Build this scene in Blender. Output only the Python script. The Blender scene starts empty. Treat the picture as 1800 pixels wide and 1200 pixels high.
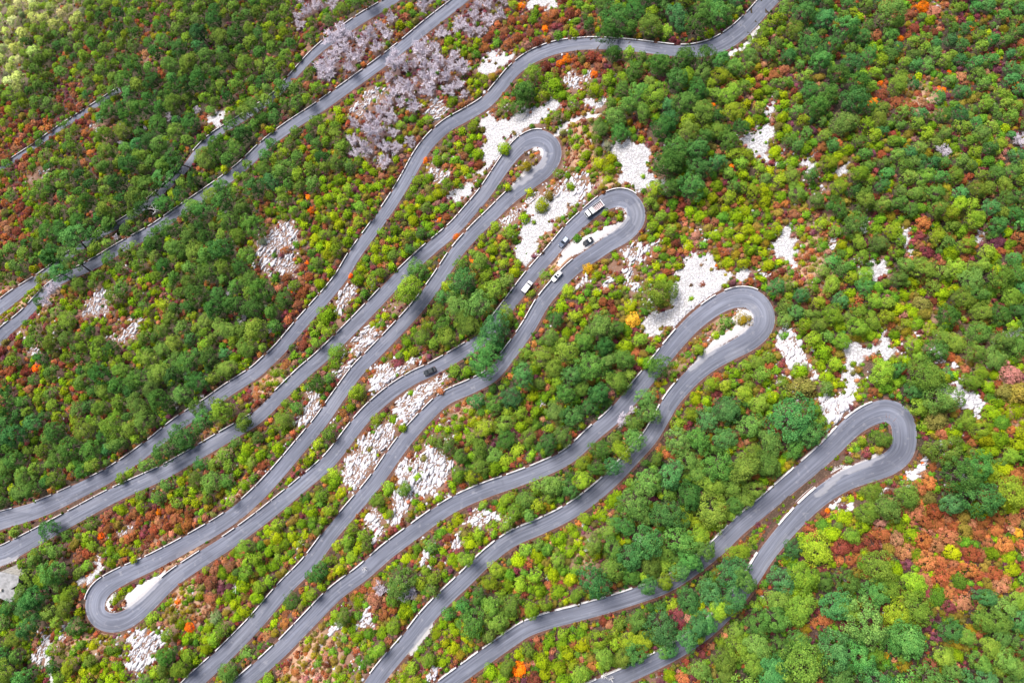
import bpy, math, random
import numpy as np
from mathutils import Matrix, Vector

random.seed(7)
rng = np.random.default_rng(11)
scene = bpy.context.scene
COL = scene.collection
R = math.radians

# ------------------------------------------------------------------ camera, sky, sun, exposure
H = 206.0                                   # the drone hovers this far above the middle of the slope
F = 1200.0                                  # focal length in photo pixels (photo 1800 x 1200)
cam_data = bpy.data.cameras.new("camera")
cam_data.sensor_width = 36.0
cam_data.lens = 24.0
cam_data.clip_start = 1.0
cam_data.clip_end = 5000.0
cam = bpy.data.objects.new("camera", cam_data)
cam.location = (0, 0, H)
COL.objects.link(cam)
scene.camera = cam

SUN_EL, SUN_AZ = R(48), R(-40)              # azimuth clockwise from +Y (top of the photo): light from upper left
world = bpy.data.worlds.new("World")
scene.world = world
world.use_nodes = True
wn = world.node_tree
bgn = wn.nodes["Background"]
sky = wn.nodes.new("ShaderNodeTexSky")
sky.sky_type = 'NISHITA'
sky.sun_disc = False
sky.sun_elevation = SUN_EL
sky.sun_rotation = SUN_AZ
sky.air_density = 1.0
sky.dust_density = 2.5
sky.ozone_density = 1.0
wn.links.new(sky.outputs[0], bgn.inputs[0])
bgn.inputs[1].default_value = 0.075

sun_data = bpy.data.lights.new("sun", 'SUN')
sun_data.energy = 3.2
sun_data.angle = R(32)
sun_data.color = (1.0, 0.955, 0.90)
sun = bpy.data.objects.new("sun", sun_data)
sd = Vector((math.sin(SUN_AZ) * math.cos(SUN_EL), math.cos(SUN_AZ) * math.cos(SUN_EL), math.sin(SUN_EL)))
sun.rotation_euler = sd.to_track_quat('Z', 'Y').to_euler()
sun.location = (0, 0, 400)
COL.objects.link(sun)

scene.view_settings.view_transform = 'Standard'
scene.view_settings.look = 'None'
scene.view_settings.gamma = 1.0
scene.view_settings.exposure = 1.25
scene.cycles.max_bounces = 6
scene.cycles.diffuse_bounces = 3
scene.cycles.transmission_bounces = 3

# ------------------------------------------------------------------ helpers
def tag(o, label=None, cat=None, group=None, kind=None):
    if label: o["label"] = label
    if cat: o["category"] = cat
    if group: o["group"] = group
    if kind: o["kind"] = kind
    return o

def np_mesh(name, verts, faces, nper, mats=(), smooth=False):
    """verts (n,3), faces (m,nper) int arrays -> mesh"""
    me = bpy.data.meshes.new(name)
    verts = np.ascontiguousarray(verts, dtype=np.float32)
    faces = np.ascontiguousarray(faces, dtype=np.int32)
    m = len(faces)
    me.vertices.add(len(verts)); me.vertices.foreach_set("co", verts.ravel())
    me.loops.add(m * nper); me.loops.foreach_set("vertex_index", faces.ravel())
    me.polygons.add(m)
    me.polygons.foreach_set("loop_start", np.arange(0, m * nper, nper, dtype=np.int32))
    me.polygons.foreach_set("loop_total", np.full(m, nper, dtype=np.int32))
    if smooth:
        me.polygons.foreach_set("use_smooth", np.ones(m, dtype=bool))
    for mt in mats: me.materials.append(mt)
    me.update(calc_edges=True)
    return me

def poly_mesh(name, verts, faces, mats=(), smooth=False):
    me = bpy.data.meshes.new(name)
    me.from_pydata([tuple(v) for v in verts], [], faces)
    for mt in mats: me.materials.append(mt)
    if smooth:
        for p in me.polygons: p.use_smooth = True
    me.update()
    return me

def link(name, data, parent=None):
    o = bpy.data.objects.new(name, data)
    COL.objects.link(o)
    if parent: o.parent = parent
    return o

def face_attr(me, name, typ, arr):
    a = me.attributes.new(name, typ, 'FACE')
    if typ == 'FLOAT':
        a.data.foreach_set("value", np.ascontiguousarray(arr, np.float32).ravel())
    else:
        c = np.ones((len(arr), 4), np.float32); c[:, :3] = arr
        a.data.foreach_set("color", c.ravel())

def point_attr(me, name, typ, arr):
    a = me.attributes.new(name, typ, 'POINT')
    if typ == 'FLOAT':
        a.data.foreach_set("value", np.ascontiguousarray(arr, np.float32).ravel())
    else:
        c = np.ones((len(arr), 4), np.float32); c[:, :3] = arr
        a.data.foreach_set("color", c.ravel())

class MB:
    """collects simple solids into one mesh"""
    def __init__(self): self.v = []; self.f = []
    def add(self, vs, fs):
        o = len(self.v); self.v += [tuple(p) for p in vs]; self.f += [tuple(i + o for i in f) for f in fs]
    def box(self, x0, x1, y0, y1, z0, z1, c=0.0):
        if c <= 0:
            vs = [(x0,y0,z0),(x1,y0,z0),(x1,y1,z0),(x0,y1,z0),(x0,y0,z1),(x1,y0,z1),(x1,y1,z1),(x0,y1,z1)]
            self.add(vs, [(3,2,1,0),(4,5,6,7),(0,1,5,4),(1,2,6,5),(2,3,7,6),(3,0,4,7)])
        else:                                        # chamfered top and corners
            def ring(z, k):
                return [(x0+k+c,y0+k,z),(x1-k-c,y0+k,z),(x1-k,y0+k+c,z),(x1-k,y1-k-c,z),(x1-k-c,y1-k,z),(x0+k+c,y1-k,z),(x0+k,y1-k-c,z),(x0+k,y0+k+c,z)]
            vs = ring(z0,0)+ring(z1-c,0)+ring(z1,c)
            fs = [tuple(range(7,-1,-1)), tuple(range(16,24))]
            for r in (0,8):
                for i in range(8):
                    j=(i+1)%8; fs.append((r+i,r+j,r+8+j,r+8+i))
            self.add(vs, fs)
    def loft(self, rings):
        n = len(rings[0]); vs = [p for r in rings for p in r]; fs = [tuple(range(n-1,-1,-1)), tuple(range((len(rings)-1)*n, len(rings)*n))]
        for k in range(len(rings)-1):
            for i in range(n):
                j=(i+1)%n; fs.append((k*n+i,k*n+j,(k+1)*n+j,(k+1)*n+i))
        self.add(vs, fs)
    def tube(self, pts, rad, n=5):
        pts = [Vector(p) for p in pts]; rings = []
        for i, p in enumerate(pts):
            d = (pts[min(i+1,len(pts)-1)] - pts[max(i-1,0)]).normalized()
            a = d.orthogonal().normalized(); b = d.cross(a)
            r = rad[i]
            rings.append([p + a*(r*math.cos(2*math.pi*k/n)) + b*(r*math.sin(2*math.pi*k/n)) for k in range(n)])
        self.loft(rings)
    def disc(self, x, y, z, r, w, n=18):             # wheel-like cylinder with its axis on Y
        a = [(x+r*math.cos(2*math.pi*k/n), y-w/2, z+r*math.sin(2*math.pi*k/n)) for k in range(n)]
        b = [(p[0], y+w/2, p[2]) for p in a]
        self.loft([b, a])
    def build(self, name, mat, parent=None, smooth=False):
        return link(name, poly_mesh(name, self.v, self.f, [mat], smooth), parent)

def new_mat(name):
    m = bpy.data.materials.new(name); m.use_nodes = True
    nt = m.node_tree; return m, nt, nt.nodes["Principled BSDF"]

def simple_mat(name, col, rough=0.6, metal=0.0, noise=0.0, scale=4.0, coat=0.0):
    m, nt, b = new_mat(name)
    b.inputs["Roughness"].default_value = rough
    b.inputs["Metallic"].default_value = metal
    if coat: b.inputs["Coat Weight"].default_value = coat
    if noise > 0:
        tc = nt.nodes.new("ShaderNodeTexCoord")
        n = nt.nodes.new("ShaderNodeTexNoise"); n.inputs["Scale"].default_value = scale; n.inputs["Detail"].default_value = 6
        nt.links.new(tc.outputs["Object"], n.inputs["Vector"])
        r = nt.nodes.new("ShaderNodeValToRGB")
        r.color_ramp.elements[0].position = 0.3; r.color_ramp.elements[1].position = 0.7
        r.color_ramp.elements[0].color = (*[c*(1-noise) for c in col], 1)
        r.color_ramp.elements[1].color = (*[min(1, c*(1+noise*0.5)) for c in col], 1)
        nt.links.new(n.outputs["Fac"], r.inputs["Fac"]); nt.links.new(r.outputs["Color"], b.inputs["Base Color"])
    else:
        b.inputs["Base Color"].default_value = (*col, 1)
    return m

def math_node(nt, op, a, b=None, clamp=False):
    n = nt.nodes.new("ShaderNodeMath"); n.operation = op; n.use_clamp = clamp
    for i, x in enumerate((a, b)):
        if x is None: continue
        if isinstance(x, (int, float)): n.inputs[i].default_value = x
        else: nt.links.new(x, n.inputs[i])
    return n.outputs[0]

def mix_rgb(nt, fac, a, b, mode='MIX'):
    n = nt.nodes.new("ShaderNodeMix"); n.data_type = 'RGBA'; n.blend_type = mode
    for sock, x in ((n.inputs["Factor"], fac), (n.inputs["A"] if False else n.inputs[6], a), (n.inputs[7], b)):
        if isinstance(x, (int, float)): sock.default_value = x
        elif isinstance(x, tuple): sock.default_value = (*x, 1) if len(x) == 3 else x
        else: nt.links.new(x, sock)
    return n.outputs[2]

def noise_node(nt, vec, scale, detail=4, rough=0.55):
    n = nt.nodes.new("ShaderNodeTexNoise"); n.inputs["Scale"].default_value = scale
    n.inputs["Detail"].default_value = detail; n.inputs["Roughness"].default_value = rough
    nt.links.new(vec, n.inputs["Vector"]); return n

# ------------------------------------------------------------------ the roads, read off the photo (x, y, width in photo pixels)
ROADS = {
 "far": [(-60,336,8),(-20,310,8),(20,284,8),(60,258,8),(105,226,8),(150,197,8),(192,170,8),(214,156,8)],
 "AB": [(745,-45,17),(690,0,17),(625,40,17),(560,88,14),(515,135,12),(480,172,12),(420,212,12),(378,238,12),(348,266,12),(322,300,12),(280,340,12),(225,385,12),
        (160,422,12),(118,452,12),(75,484,12),(30,517,21),(0,540,22),(-40,570,24),(-62,596,28),(-52,618,28),(-20,610,24),(12,580,20),(45,552,18),(95,500,14),(165,464,18),(215,434,18),(270,404,18),(312,375,18),(352,348,18),
        (395,318,18),(430,290,18),(466,256,18),(505,226,18),(560,190,19),(605,158,19),(655,122,19),(705,84,19),(755,43,20),(805,4,20),(850,-35,20)],
 "C": [(1400,-60,26),(1372,-20,28),(1345,8,29),(1318,38,30),(1292,62,31),(1262,80,29),(1228,89,24),(1190,90,20),(1130,83,20),(1090,79,20),(1050,77,21),(1010,79,21),(972,86,22),(935,101,22),(905,123,22),(880,152,22),(855,180,22),
       (820,202,22),(785,222,22),(755,250,22),(735,278,22),(716,312,21),(690,355,21),(657,402,21),(623,449,21),(600,487,21),(578,515,21),(556,540,21),(525,575,21),(493,613,21),(468,637,22),(448,655,22),(400,686,22),(365,711,22),
       (313,745,23),(263,785,23),(200,830,25),(133,865,27),(67,895,30),(0,915,32),(-32,926,36),(-50,948,38),(-35,972,38),(0,977,36),(32,961,31),(67,942,29),(133,906,27),(200,870,26),(283,832,25),(333,804,24),(400,765,24),(450,735,23),
       (490,697,23),(530,658,23),(567,626,23),(607,587,23),(650,543,23),(703,487,23),(750,443,23),(797,403,23),(825,372,23),(852,340,23),(878,302,24),(900,272,26),(922,251,29),(947,243,32),(967,254,33),(971,275,33),(957,298,31),(930,320,28),
       (898,346,24),(865,378,23),(837,405,23),(803,443,23),(767,496,23),(733,541,23),(690,588,23),(657,622,23),(627,653,23),(597,694,23),(563,742,24),(523,790,24),(483,837,25),(443,878,26),(400,913,27),(333,953,28),(267,988,29),(215,1012,31),
       (180,1034,34),(167,1060,36),(173,1084,36),(195,1094,36),(222,1088,34),(255,1064,31),(300,1020,29),(347,987,28),(400,953,27),(450,917,26),(493,883,26),(533,850,25),(583,805,25),(637,736,24),(683,693,24),(727,664,23),(757,650,23),
       (800,626,23),(850,594,23),(875,562,23),(897,533,23),(932,487,23),(967,447,23),(1000,408,24),(1020,389,25),(1042,370,26),(1064,355,30),(1088,348,33),(1107,354,34),(1118,372,34),(1115,392,33),(1095,413,31),(1072,427,28),(1050,442,27),
       (1010,470,26),(980,500,25),(953,533,25),(930,573,25),(900,616,25),(867,657,25),(833,677,25),(783,700,25),(750,730,25),(717,767,26),(690,803,26),(657,850,26),(617,897,26),(583,937,26),(543,990,27),(500,1034,27),(447,1096,28),
       (393,1151,29),(343,1197,30),(312,1232,32),(302,1255,34),(322,1268,34),(365,1250,30),(410,1214,29),(450,1180,28),(493,1141,28),(540,1093,28),(590,1042,28),(637,1007,28),(683,967,28),(733,930,28),(767,905,27),(810,880,27),(857,860,27),
       (900,845,27),(950,826,27),(1000,801,27),(1043,762,27),(1080,730,28),(1113,693,29),(1147,652,29),(1183,607,30),(1220,567,31),(1260,537,33),(1295,523,36),(1325,528,39),(1342,550,40),(1340,575,39),(1318,598,36),(1290,614,33),(1258,631,32),
       (1227,653,31),(1200,680,30),(1178,708,29),(1163,735,28),(1143,768,28),(1113,802,28),(1080,837,28),(1043,870,28),(1000,900,28),(950,925,28),(900,947,28),(857,979,28),(817,1018,28),(783,1050,28),(750,1085,29),(723,1120,29),(697,1150,29),
       (668,1185,30),(650,1212,31),(640,1240,33),(655,1262,34),(692,1262,32),(745,1232,30),(800,1192,29),(850,1156,29),(900,1121,29),(927,1104,29),(967,1090,29),(1017,1077,29),(1067,1063,29),(1117,1047,29),(1167,1029,29),(1210,1003,29),
       (1260,963,30),(1300,924,31),(1347,885,32),(1400,840,34),(1450,797,36),(1495,752,38),(1530,729,40),(1561,722,42),(1584,737,44),(1590,766,45),(1585,794,45),(1562,815,42),(1525,829,40),(1485,845,37),(1440,874,35),(1395,917,33),(1350,971,31),
       (1322,1014,30),(1290,1058,30),(1245,1104,30),(1195,1139,30),(1150,1163,30),(1093,1190,30),(1040,1213,30),(960,1250,30)],
}
# ---- the white rock, read off the photo. k: outcrop (broken karst) / scree (fine pale rubble)
ROCKS = [
 ("outcrop",[(445,440),(470,395),(500,392),(520,383),(527,410),(513,435),(528,470),(500,488),(478,478),(455,470)]),
 ("outcrop",[(137,555),(146,530),(170,520),(178,505),(190,512),(196,535),(180,550),(150,560)]),
 ("outcrop",[(180,592),(218,580),(232,552),(244,555),(240,595),(210,597)]),
 ("outcrop",[(48,600),(62,600),(62,625),(48,625)]),
 ("outcrop",[(22,572),(45,574),(44,582),(22,582)]),
 ("outcrop",[(42,302),(55,302),(72,318),(60,326),(38,322)]),
 ("outcrop",[(76,300),(87,298),(84,316),(76,316)]),
 ("outcrop",[(163,222),(175,205),(178,222),(190,236),(172,236)]),
 ("outcrop",[(240,114),(252,98),(266,84),(268,98),(256,108)]),
 ("scree",  [(360,205),(378,197),(395,200),(392,212),(368,225)]),
 ("outcrop",[(478,350),(492,332),(498,345),(490,358),(480,358)]),
 ("outcrop",[(528,88),(536,72),(543,80),(540,92)]),
 ("scree",  [(828,128),(848,108),(872,90),(905,95),(893,112),(860,126),(838,132)]),
 ("outcrop",[(617,195),(628,172),(648,160),(664,150),(680,156),(676,172),(690,170),(668,182),(640,190),(630,205)]),
 ("outcrop",[(748,200),(760,180),(782,175),(776,200),(768,220),(752,212)]),
 ("outcrop",[(655,285),(676,278),(678,292),(660,292)]),
 ("outcrop",[(552,202),(590,198),(592,212),(560,206)]),
 ("outcrop",[(756,302),(775,295),(795,298),(790,310),(770,318),(758,312)]),
 ("scree",  [(790,352),(800,330),(818,314),(842,312),(830,335),(808,352),(796,358)]),
 ("scree",  [(845,212),(862,205),(885,208),(905,198),(932,188),(962,178),(1003,186),(975,196),(960,210),(925,222),(905,238),(880,262),(860,292),(846,306),(838,300),(850,270),(855,245),(845,230)]),
 ("outcrop",[(990,135),(1005,122),(1028,130),(1050,132),(1040,142),(1018,140),(1008,165),(998,165),(996,145)]),
 ("scree",  [(1054,258),(1068,240),(1086,248),(1110,252),(1136,246),(1138,270),(1142,300),(1155,318),(1180,330),(1145,328),(1110,326),(1095,322),(1088,295)]),
 ("scree",  [(1022,178),(1040,172),(1066,170),(1068,180),(1045,186),(1025,184)]),
 ("outcrop",[(866,388),(890,370),(908,360),(925,352),(918,372),(905,385),(895,400),(872,396)]),
 ("outcrop",[(925,350),(945,338),(972,325),(1005,310),(1030,306),(1035,320),(1052,336),(1020,352),(990,368),(970,380),(948,372),(930,366)]),
 ("scree",  [(903,442),(912,412),(930,390),(950,376),(972,382),(985,380),(968,402),(950,425),(935,458),(922,462),(914,446)]),
 ("scree",  [(912,362),(960,344),(1012,338),(1030,345),(1000,368),(975,388),(938,388)]),
 ("scree",  [(1292,248),(1318,236),(1330,208),(1345,215),(1358,232),(1352,250),(1345,290),(1325,280),(1308,262)]),
 ("scree",  [(1344,190),(1350,166),(1360,175),(1366,196),(1350,198)]),
 ("scree",  [(1413,300),(1418,265),(1430,280),(1442,296),(1436,303)]),
 ("scree",  [(1464,300),(1475,282),(1490,296),(1494,310),(1475,312)]),
 ("outcrop",[(1436,322),(1448,320),(1452,334),(1444,340)]),
 ("outcrop",[(1434,345),(1446,358),(1460,375),(1462,388),(1448,384),(1438,365)]),
 ("outcrop",[(1512,380),(1522,374),(1532,395),(1525,412),(1516,400)]),
 ("outcrop",[(1376,392),(1392,392),(1394,400),(1378,402)]),
 ("scree",  [(1358,440),(1370,412),(1382,392),(1398,398),(1392,428),(1405,458),(1402,466),(1380,452),(1362,452)]),
 ("outcrop",[(1455,430),(1466,413),(1478,420),(1470,440),(1458,438)]),
 ("scree",  [(1516,484),(1530,470),(1545,450),(1558,452),(1566,470),(1550,485),(1535,492)]),
 ("scree",  [(1578,398),(1592,402),(1602,424),(1608,448),(1598,448),(1588,425)]),
 ("scree",  [(1711,402),(1722,395),(1730,425),(1724,432),(1714,418)]),
 ("scree",  [(1479,620),(1490,600),(1515,605),(1540,606),(1546,580),(1550,562),(1562,575),(1558,600),(1576,622),(1550,625),(1530,626),(1508,645),(1500,675),(1506,700),(1496,715),(1486,700),(1485,660)]),
 ("outcrop",[(1432,722),(1448,700),(1480,688),(1500,705),(1503,722),(1480,740),(1462,752),(1448,740)]),
 ("outcrop",[(1363,592),(1372,570),(1392,568),(1400,590),(1404,612),(1430,618),(1424,640),(1442,668),(1432,672),(1412,650),(1398,640),(1370,640)]),
 ("outcrop",[(1636,605),(1652,610),(1670,635),(1690,648),(1688,658),(1660,640),(1640,622)]),
 ("outcrop",[(1645,678),(1660,670),(1690,685),(1735,698),(1730,715),(1715,735),(1700,725),(1680,715)]),
 ("scree",  [(1758,578),(1776,572),(1800,578),(1800,588),(1775,588)]),
 ("outcrop",[(1682,548),(1700,555),(1702,563),(1688,558)]),
 ("outcrop",[(1602,836),(1614,812),(1622,795),(1642,798),(1636,815),(1618,835),(1590,848),(1540,862),(1530,860),(1580,850)]),
 ("outcrop",[(1455,890),(1470,878),(1490,872),(1500,880),(1480,890),(1462,895)]),
 ("scree",  [(1196,470),(1208,450),(1225,442),(1245,452),(1262,470),(1278,488),(1268,508),(1250,520),(1232,535),(1212,560),(1190,570),(1168,578),(1140,588),(1122,580),(1126,558),(1150,550),(1170,540),(1182,520),(1178,495)]),
 ("scree",  [(1278,485),(1290,470),(1315,466),(1316,482),(1300,492),(1284,492)]),
 ("outcrop",[(1320,485),(1332,474),(1356,478),(1358,488),(1336,486),(1322,495)]),
 ("outcrop",[(1085,448),(1102,436),(1130,424),(1156,420),(1155,438),(1135,448),(1110,465),(1118,490),(1126,512),(1105,520),(1102,490),(1095,465)]),
 ("outcrop",[(998,508),(1012,495),(1035,485),(1040,500),(1022,512),(1000,517)]),
 ("outcrop",[(1045,498),(1065,490),(1090,495),(1088,505),(1055,505)]),
 ("outcrop",[(1068,455),(1085,462),(1092,475),(1080,480),(1070,470)]),
 ("outcrop",[(582,515),(598,500),(618,495),(628,505),(612,530),(606,552),(592,545)]),
 ("outcrop",[(588,570),(602,560),(616,570),(600,585),(590,588)]),
 ("outcrop",[(590,652),(612,630),(620,600),(636,575),(660,570),(674,578),(655,602),(632,630),(610,655),(595,664)]),
 ("outcrop",[(684,540),(700,530),(712,545),(696,552)]),
 ("outcrop",[(520,745),(532,715),(542,690),(560,684),(568,705),(560,730),(538,752),(526,758)]),
 ("outcrop",[(645,668),(655,640),(680,645),(690,655),(702,640),(722,620),(748,616),(745,630),(718,648),(700,660),(690,678),(668,690),(652,680)]),
 ("outcrop",[(690,716),(702,690),(720,672),(745,660),(780,660),(786,675),(770,692),(748,715),(735,738),(716,748),(700,742)]),
 ("outcrop",[(600,828),(604,800),(628,776),(648,752),(672,738),(700,745),(704,765),(682,788),(668,812),(640,842),(632,868),(616,866),(602,850)]),
 ("outcrop",[(690,822),(712,806),(735,792),(758,785),(790,792),(800,800),(785,830),(785,862),(758,868),(728,876),(712,905),(690,925),(682,905),(692,870),(694,845)]),
 ("outcrop",[(640,915),(650,888),(668,892),(675,915),(670,940),(655,945)]),
 ("outcrop",[(812,915),(826,895),(842,888),(855,905),(875,900),(878,920),(850,918),(820,925)]),
 ("outcrop",[(735,985),(748,960),(760,958),(755,990),(742,1002)]),
 ("outcrop",[(785,945),(800,935),(812,945),(806,962),(790,960)]),
 ("outcrop",[(632,1085),(648,1060),(660,1080),(652,1108),(636,1105)]),
 ("outcrop",[(575,1112),(590,1085),(604,1095),(590,1120)]),
 ("outcrop",[(600,1160),(616,1140),(628,1150),(612,1165)]),
 ("outcrop",[(745,1180),(758,1165),(768,1180),(756,1200),(746,1200)]),
 ("outcrop",[(370,610),(374,606),(376,612)]),
 ("outcrop",[(218,1160),(228,1120),(245,1102),(268,1108),(292,1112),(292,1130),(278,1150),(262,1172),(248,1185),(236,1175)]),
 ("outcrop",[(50,1160),(66,1135),(72,1118),(88,1115),(84,1145),(76,1168),(58,1168)]),
 ("scree",  [(135,1020),(150,1012),(172,985),(180,960),(184,975),(176,1000),(160,1020),(140,1030)]),
 ("outcrop",[(104,1110),(116,1095),(130,1085),(126,1100),(112,1120)]),
 ("outcrop",[(206,935),(222,922),(232,930),(222,945),(208,948)]),
 ("outcrop",[(1135,1195),(1150,1185),(1160,1195),(1150,1202)]),
 ("scree",  [(918,14),(930,0),(940,-12),(976,-10),(972,8),(950,14),(930,16)]),
 ("scree",  [(1638,6),(1650,-2),(1652,8),(1640,12)]),
]
# pale gravel lay-bys inside the bends and two dirt tracks
GRAVEL = [
 [(890,334),(905,314),(925,295),(944,288),(952,274),(944,263),(931,268),(936,257),(952,258),(962,272),(956,290),(930,312),(905,332)],
 [(974,466),(985,447),(1000,427),(1028,413),(1060,398),(1082,393),(1098,384),(1098,372),(1088,366),(1074,369),(1086,361),(1101,365),(1107,380),(1096,397),(1070,414),(1035,432),(1000,452),(982,468)],
 [(1208,648),(1232,617),(1262,589),(1289,580),(1287,550),(1300,540),(1320,548),(1325,566),(1312,582),(1280,600),(1245,624),(1214,652)],
 [(221,1040),(255,1017),(292,1003),(276,1030),(246,1058),(214,1074),(220,1058)],
 [(188,1072),(186,1055),(195,1042),(210,1034),(200,1046),(193,1058),(196,1072),(206,1078),(216,1072),(205,1082)],
 [(1426,872),(1454,842),(1476,823),(1508,811),(1552,792),(1554,803),(1512,823),(1484,836),(1462,853),(1436,876)],
 [(770,1083),(757,1110),(725,1145),(706,1156),(730,1124),(750,1098)],
 [(968,236),(982,222),(1002,208),(1030,198),(1062,196),(1062,203),(1030,206),(1006,216),(988,230),(974,244)],
 [(82,1118),(92,1112),(86,1150),(90,1175),(98,1203),(88,1203),(80,1170),(78,1145)],
 [(1262,98),(1290,88),(1316,66),(1330,40),(1334,48),(1318,76),(1294,96),(1268,104)],
 [(-40,996),(0,984),(34,972),(30,980),(0,996),(-40,1008)],
]
# vegetation in 50 px cells: D dark forest, E bluish green trees, G green trees and shrubs, Y yellow green shrubs, M mixed with rust,
# R rust, O open dry ground, B bare grey trees, P bright corner with its light put into paler leaf colours, S scrub on rock, H road edge
GRID = """
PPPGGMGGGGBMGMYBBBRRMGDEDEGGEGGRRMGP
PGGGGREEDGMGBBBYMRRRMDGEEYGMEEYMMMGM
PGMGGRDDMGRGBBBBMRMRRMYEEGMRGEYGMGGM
GGRMDDDGYGGBBBBBMSDYSYGDDGMYGEEROMGM
RRRMDDDYDGGYBBBBYYSSOGMYGGYYGGYYMMGG
RMGRDDDDDGMGGBBSMYSSOYSSEGYSYYYGBYYB
MGGGDDGDMEGYBBYYMYSSYOSEYMYYSGYGMGGM
RMGDDDGGDMYYYYYMYSSSSHHMMYMMSGYGGYGG
RGDDGDGDGSSYYYGYMYSOSMMMSSMSOYYYRYYR
GYGGSYGDGMRYYYYGGRYOSMSMSMYOOYSYGYYY
OOBSYMGDDDRMYSYGEGYYMMSMSSMYMYYYMGYG
SSGMSYGGDDMYYSYGEGYMYMYSSOHYYYYMOGGY
RGMGYGGDYYRMSSYGEEGGDGMOHYHSMGYSYMOG
RMMGDDDDMOYGMSOMYEYYDGGYHMHSYSSYYSYO
EGMGGDDDRMGSMYSSOYYGDDGYHEGYSSGGGYYO
EGDDGGDOYYSGSYYSYGYGGGGBEHGEGSHYGSYY
GGGGHGHGMMMYSHSSGYHEGHEEGDGHHHHSRDYR
GGHHMMMMOYYYSHYSHHGGHYEGDGYYHSGRRRRY
HMHMRRRMMYYHHYSHYSHYMYGEGYHHMYRYRMRM
HGRYMOOHYYSHYYHSYHYYOGEGEHGEGGMRMRRG
GEGSHHORMYHMYHGYHGYYYEGHEERYERGEYRMR
YGGHHHOOYHMHSRYHGGHHHMGEGHEGREEMGMYM
GSOOSSMYHROOSYHMYHMYYGHERGGEREEERMMY
EGYYSGGHGHOOSOHMYHRYHHGMRGEEEGEEGOYY
""".split()
GRID = [list(r) for r in GRID]
for r in range(0, 8):
    for c in range(27, 36):
        if GRID[r][c] in 'GM' and not (r > 4 and c < 31): GRID[r][c] = 'N'
for r in range(0, 14):
    for c in range(27, 36):
        if GRID[r][c] == 'Y': GRID[r][c] = 'W'
for r, c0, t in ((18,28,"RYRRRRRR"),(19,29,"RRRRRRM"),(20,29,"RRERRRR"),(21,30,"RMRRYM"),(17,31,"RRRRM"),(22,32,"RRMY")):
    for k, ch in enumerate(t): GRID[r][c0 + k] = ch
GRID[5][32] = GRID[5][35] = GRID[0][35] = 'N'
for r in (21, 22, 23):
    for c in (32, 33, 34, 35): GRID[r][c] = 'N'
GRID = ["".join(r) for r in GRID]
assert len(GRID) == 24 and all(len(r) == 36 for r in GRID), [(i, len(r)) for i, r in enumerate(GRID)]

GROVES = [[(545,95),(598,42),(660,12),(692,38),(645,88),(612,140),(562,148),(545,122)], [(652,112),(715,78),(760,70),(800,100),(796,158),(760,188),(702,172),(664,145)],
 [(622,190),(650,165),(682,180),(700,215),(682,270),(642,284),(618,252)], [(742,42),(780,0),(880,-20),(884,18),(832,48),(762,62)], [(500,-20),(610,-20),(600,14),(540,24),(505,10)]]
def in_poly(px, py, poly):
    inside = np.zeros(np.shape(px), bool); n = len(poly)
    for k in range(n):
        x1, y1 = poly[k]; x2, y2 = poly[(k + 1) % n]
        c = ((y1 > py) != (y2 > py)) & (px < (x2 - x1) * (py - y1) / ((y2 - y1) or 1e-9) + x1)
        inside ^= c
    return inside
def letters(px, py):
    L = letters0(px, py); px = np.asarray(px, float); py = np.asarray(py, float)
    g = np.zeros(px.shape, bool)
    for q in GROVES: g |= in_poly(px, py, q)
    L = np.where(L == 'B', 'M', L)
    return np.where(g, 'B', L)
def letters0(px, py):
    c = np.clip((np.asarray(px) / 50).astype(int), 0, 35); r = np.clip((np.asarray(py) / 50).astype(int), 0, 23)
    return np.array([list(s) for s in GRID])[r, c]

# ------------------------------------------------------------------ the lie of the land
SX, SY = 0.31, -0.39                        # the hillside falls towards the upper left of the photo
def z_base(x, y):
    x = np.asarray(x, float); y = np.asarray(y, float)
    z = SX * x + SY * y
    ax, ay = 62.0, 80.0                     # crest: beyond it the ground falls away to the right
    d = ((x - ax) * 0.70 + (y - ay) * 0.71)
    z = z - 0.42 * np.where(d > 0, np.sqrt(d * d + 400) - 20, 0)
    z = z + 2.2 * np.sin(x * 0.043 + y * 0.031 + 0.6) * np.sin(y * 0.052 - x * 0.017 + 1.1) + 0.8 * np.sin(x * 0.16 + 1.3 * np.sin(y * 0.09)) * np.sin(y * 0.14 + 0.4)
    return z

def solve_px(px, py, zf, h=0.0):
    """photo pixel -> world point whose height above the ground zf is h"""
    u = (np.asarray(px, float) - 900) / F; v = (600 - np.asarray(py, float)) / F
    D = np.full(u.shape, H)
    for _ in range(40):
        D = 0.5 * D + 0.5 * (H - zf(u * D, v * D) - h)
    return u * D, v * D, H - D - h

def catmull(P, step=3.0):
    P = np.array(P, float); out = []
    Q = np.vstack([2 * P[0] - P[1], P, 2 * P[-1] - P[-2]])
    for i in range(1, len(Q) - 2):
        n = max(2, int(np.linalg.norm(Q[i + 1, :2] - Q[i, :2]) / step)); t = np.linspace(0, 1, n, endpoint=False)[:, None]
        p0, p1, p2, p3 = Q[i - 1], Q[i], Q[i + 1], Q[i + 2]
        out.append(0.5 * ((2 * p1) + (-p0 + p2) * t + (2 * p0 - 5 * p1 + 4 * p2 - p3) * t ** 2 + (-p0 + 3 * p1 - 3 * p2 + p3) * t ** 3))
    return np.vstack(out + [P[-1:]])

def smooth1(a, n):
    k = np.hanning(2 * n + 3); k /= k.sum()
    return np.convolve(np.pad(a, n + 1, mode='edge'), k, mode='valid')

def resample(P, step):
    d = np.r_[0, np.cumsum(np.linalg.norm(np.diff(P[:, :3], axis=0), axis=1))]
    s = np.arange(0, d[-1], step)
    return np.column_stack([np.interp(s, d, P[:, k]) for k in range(P.shape[1])])

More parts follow.
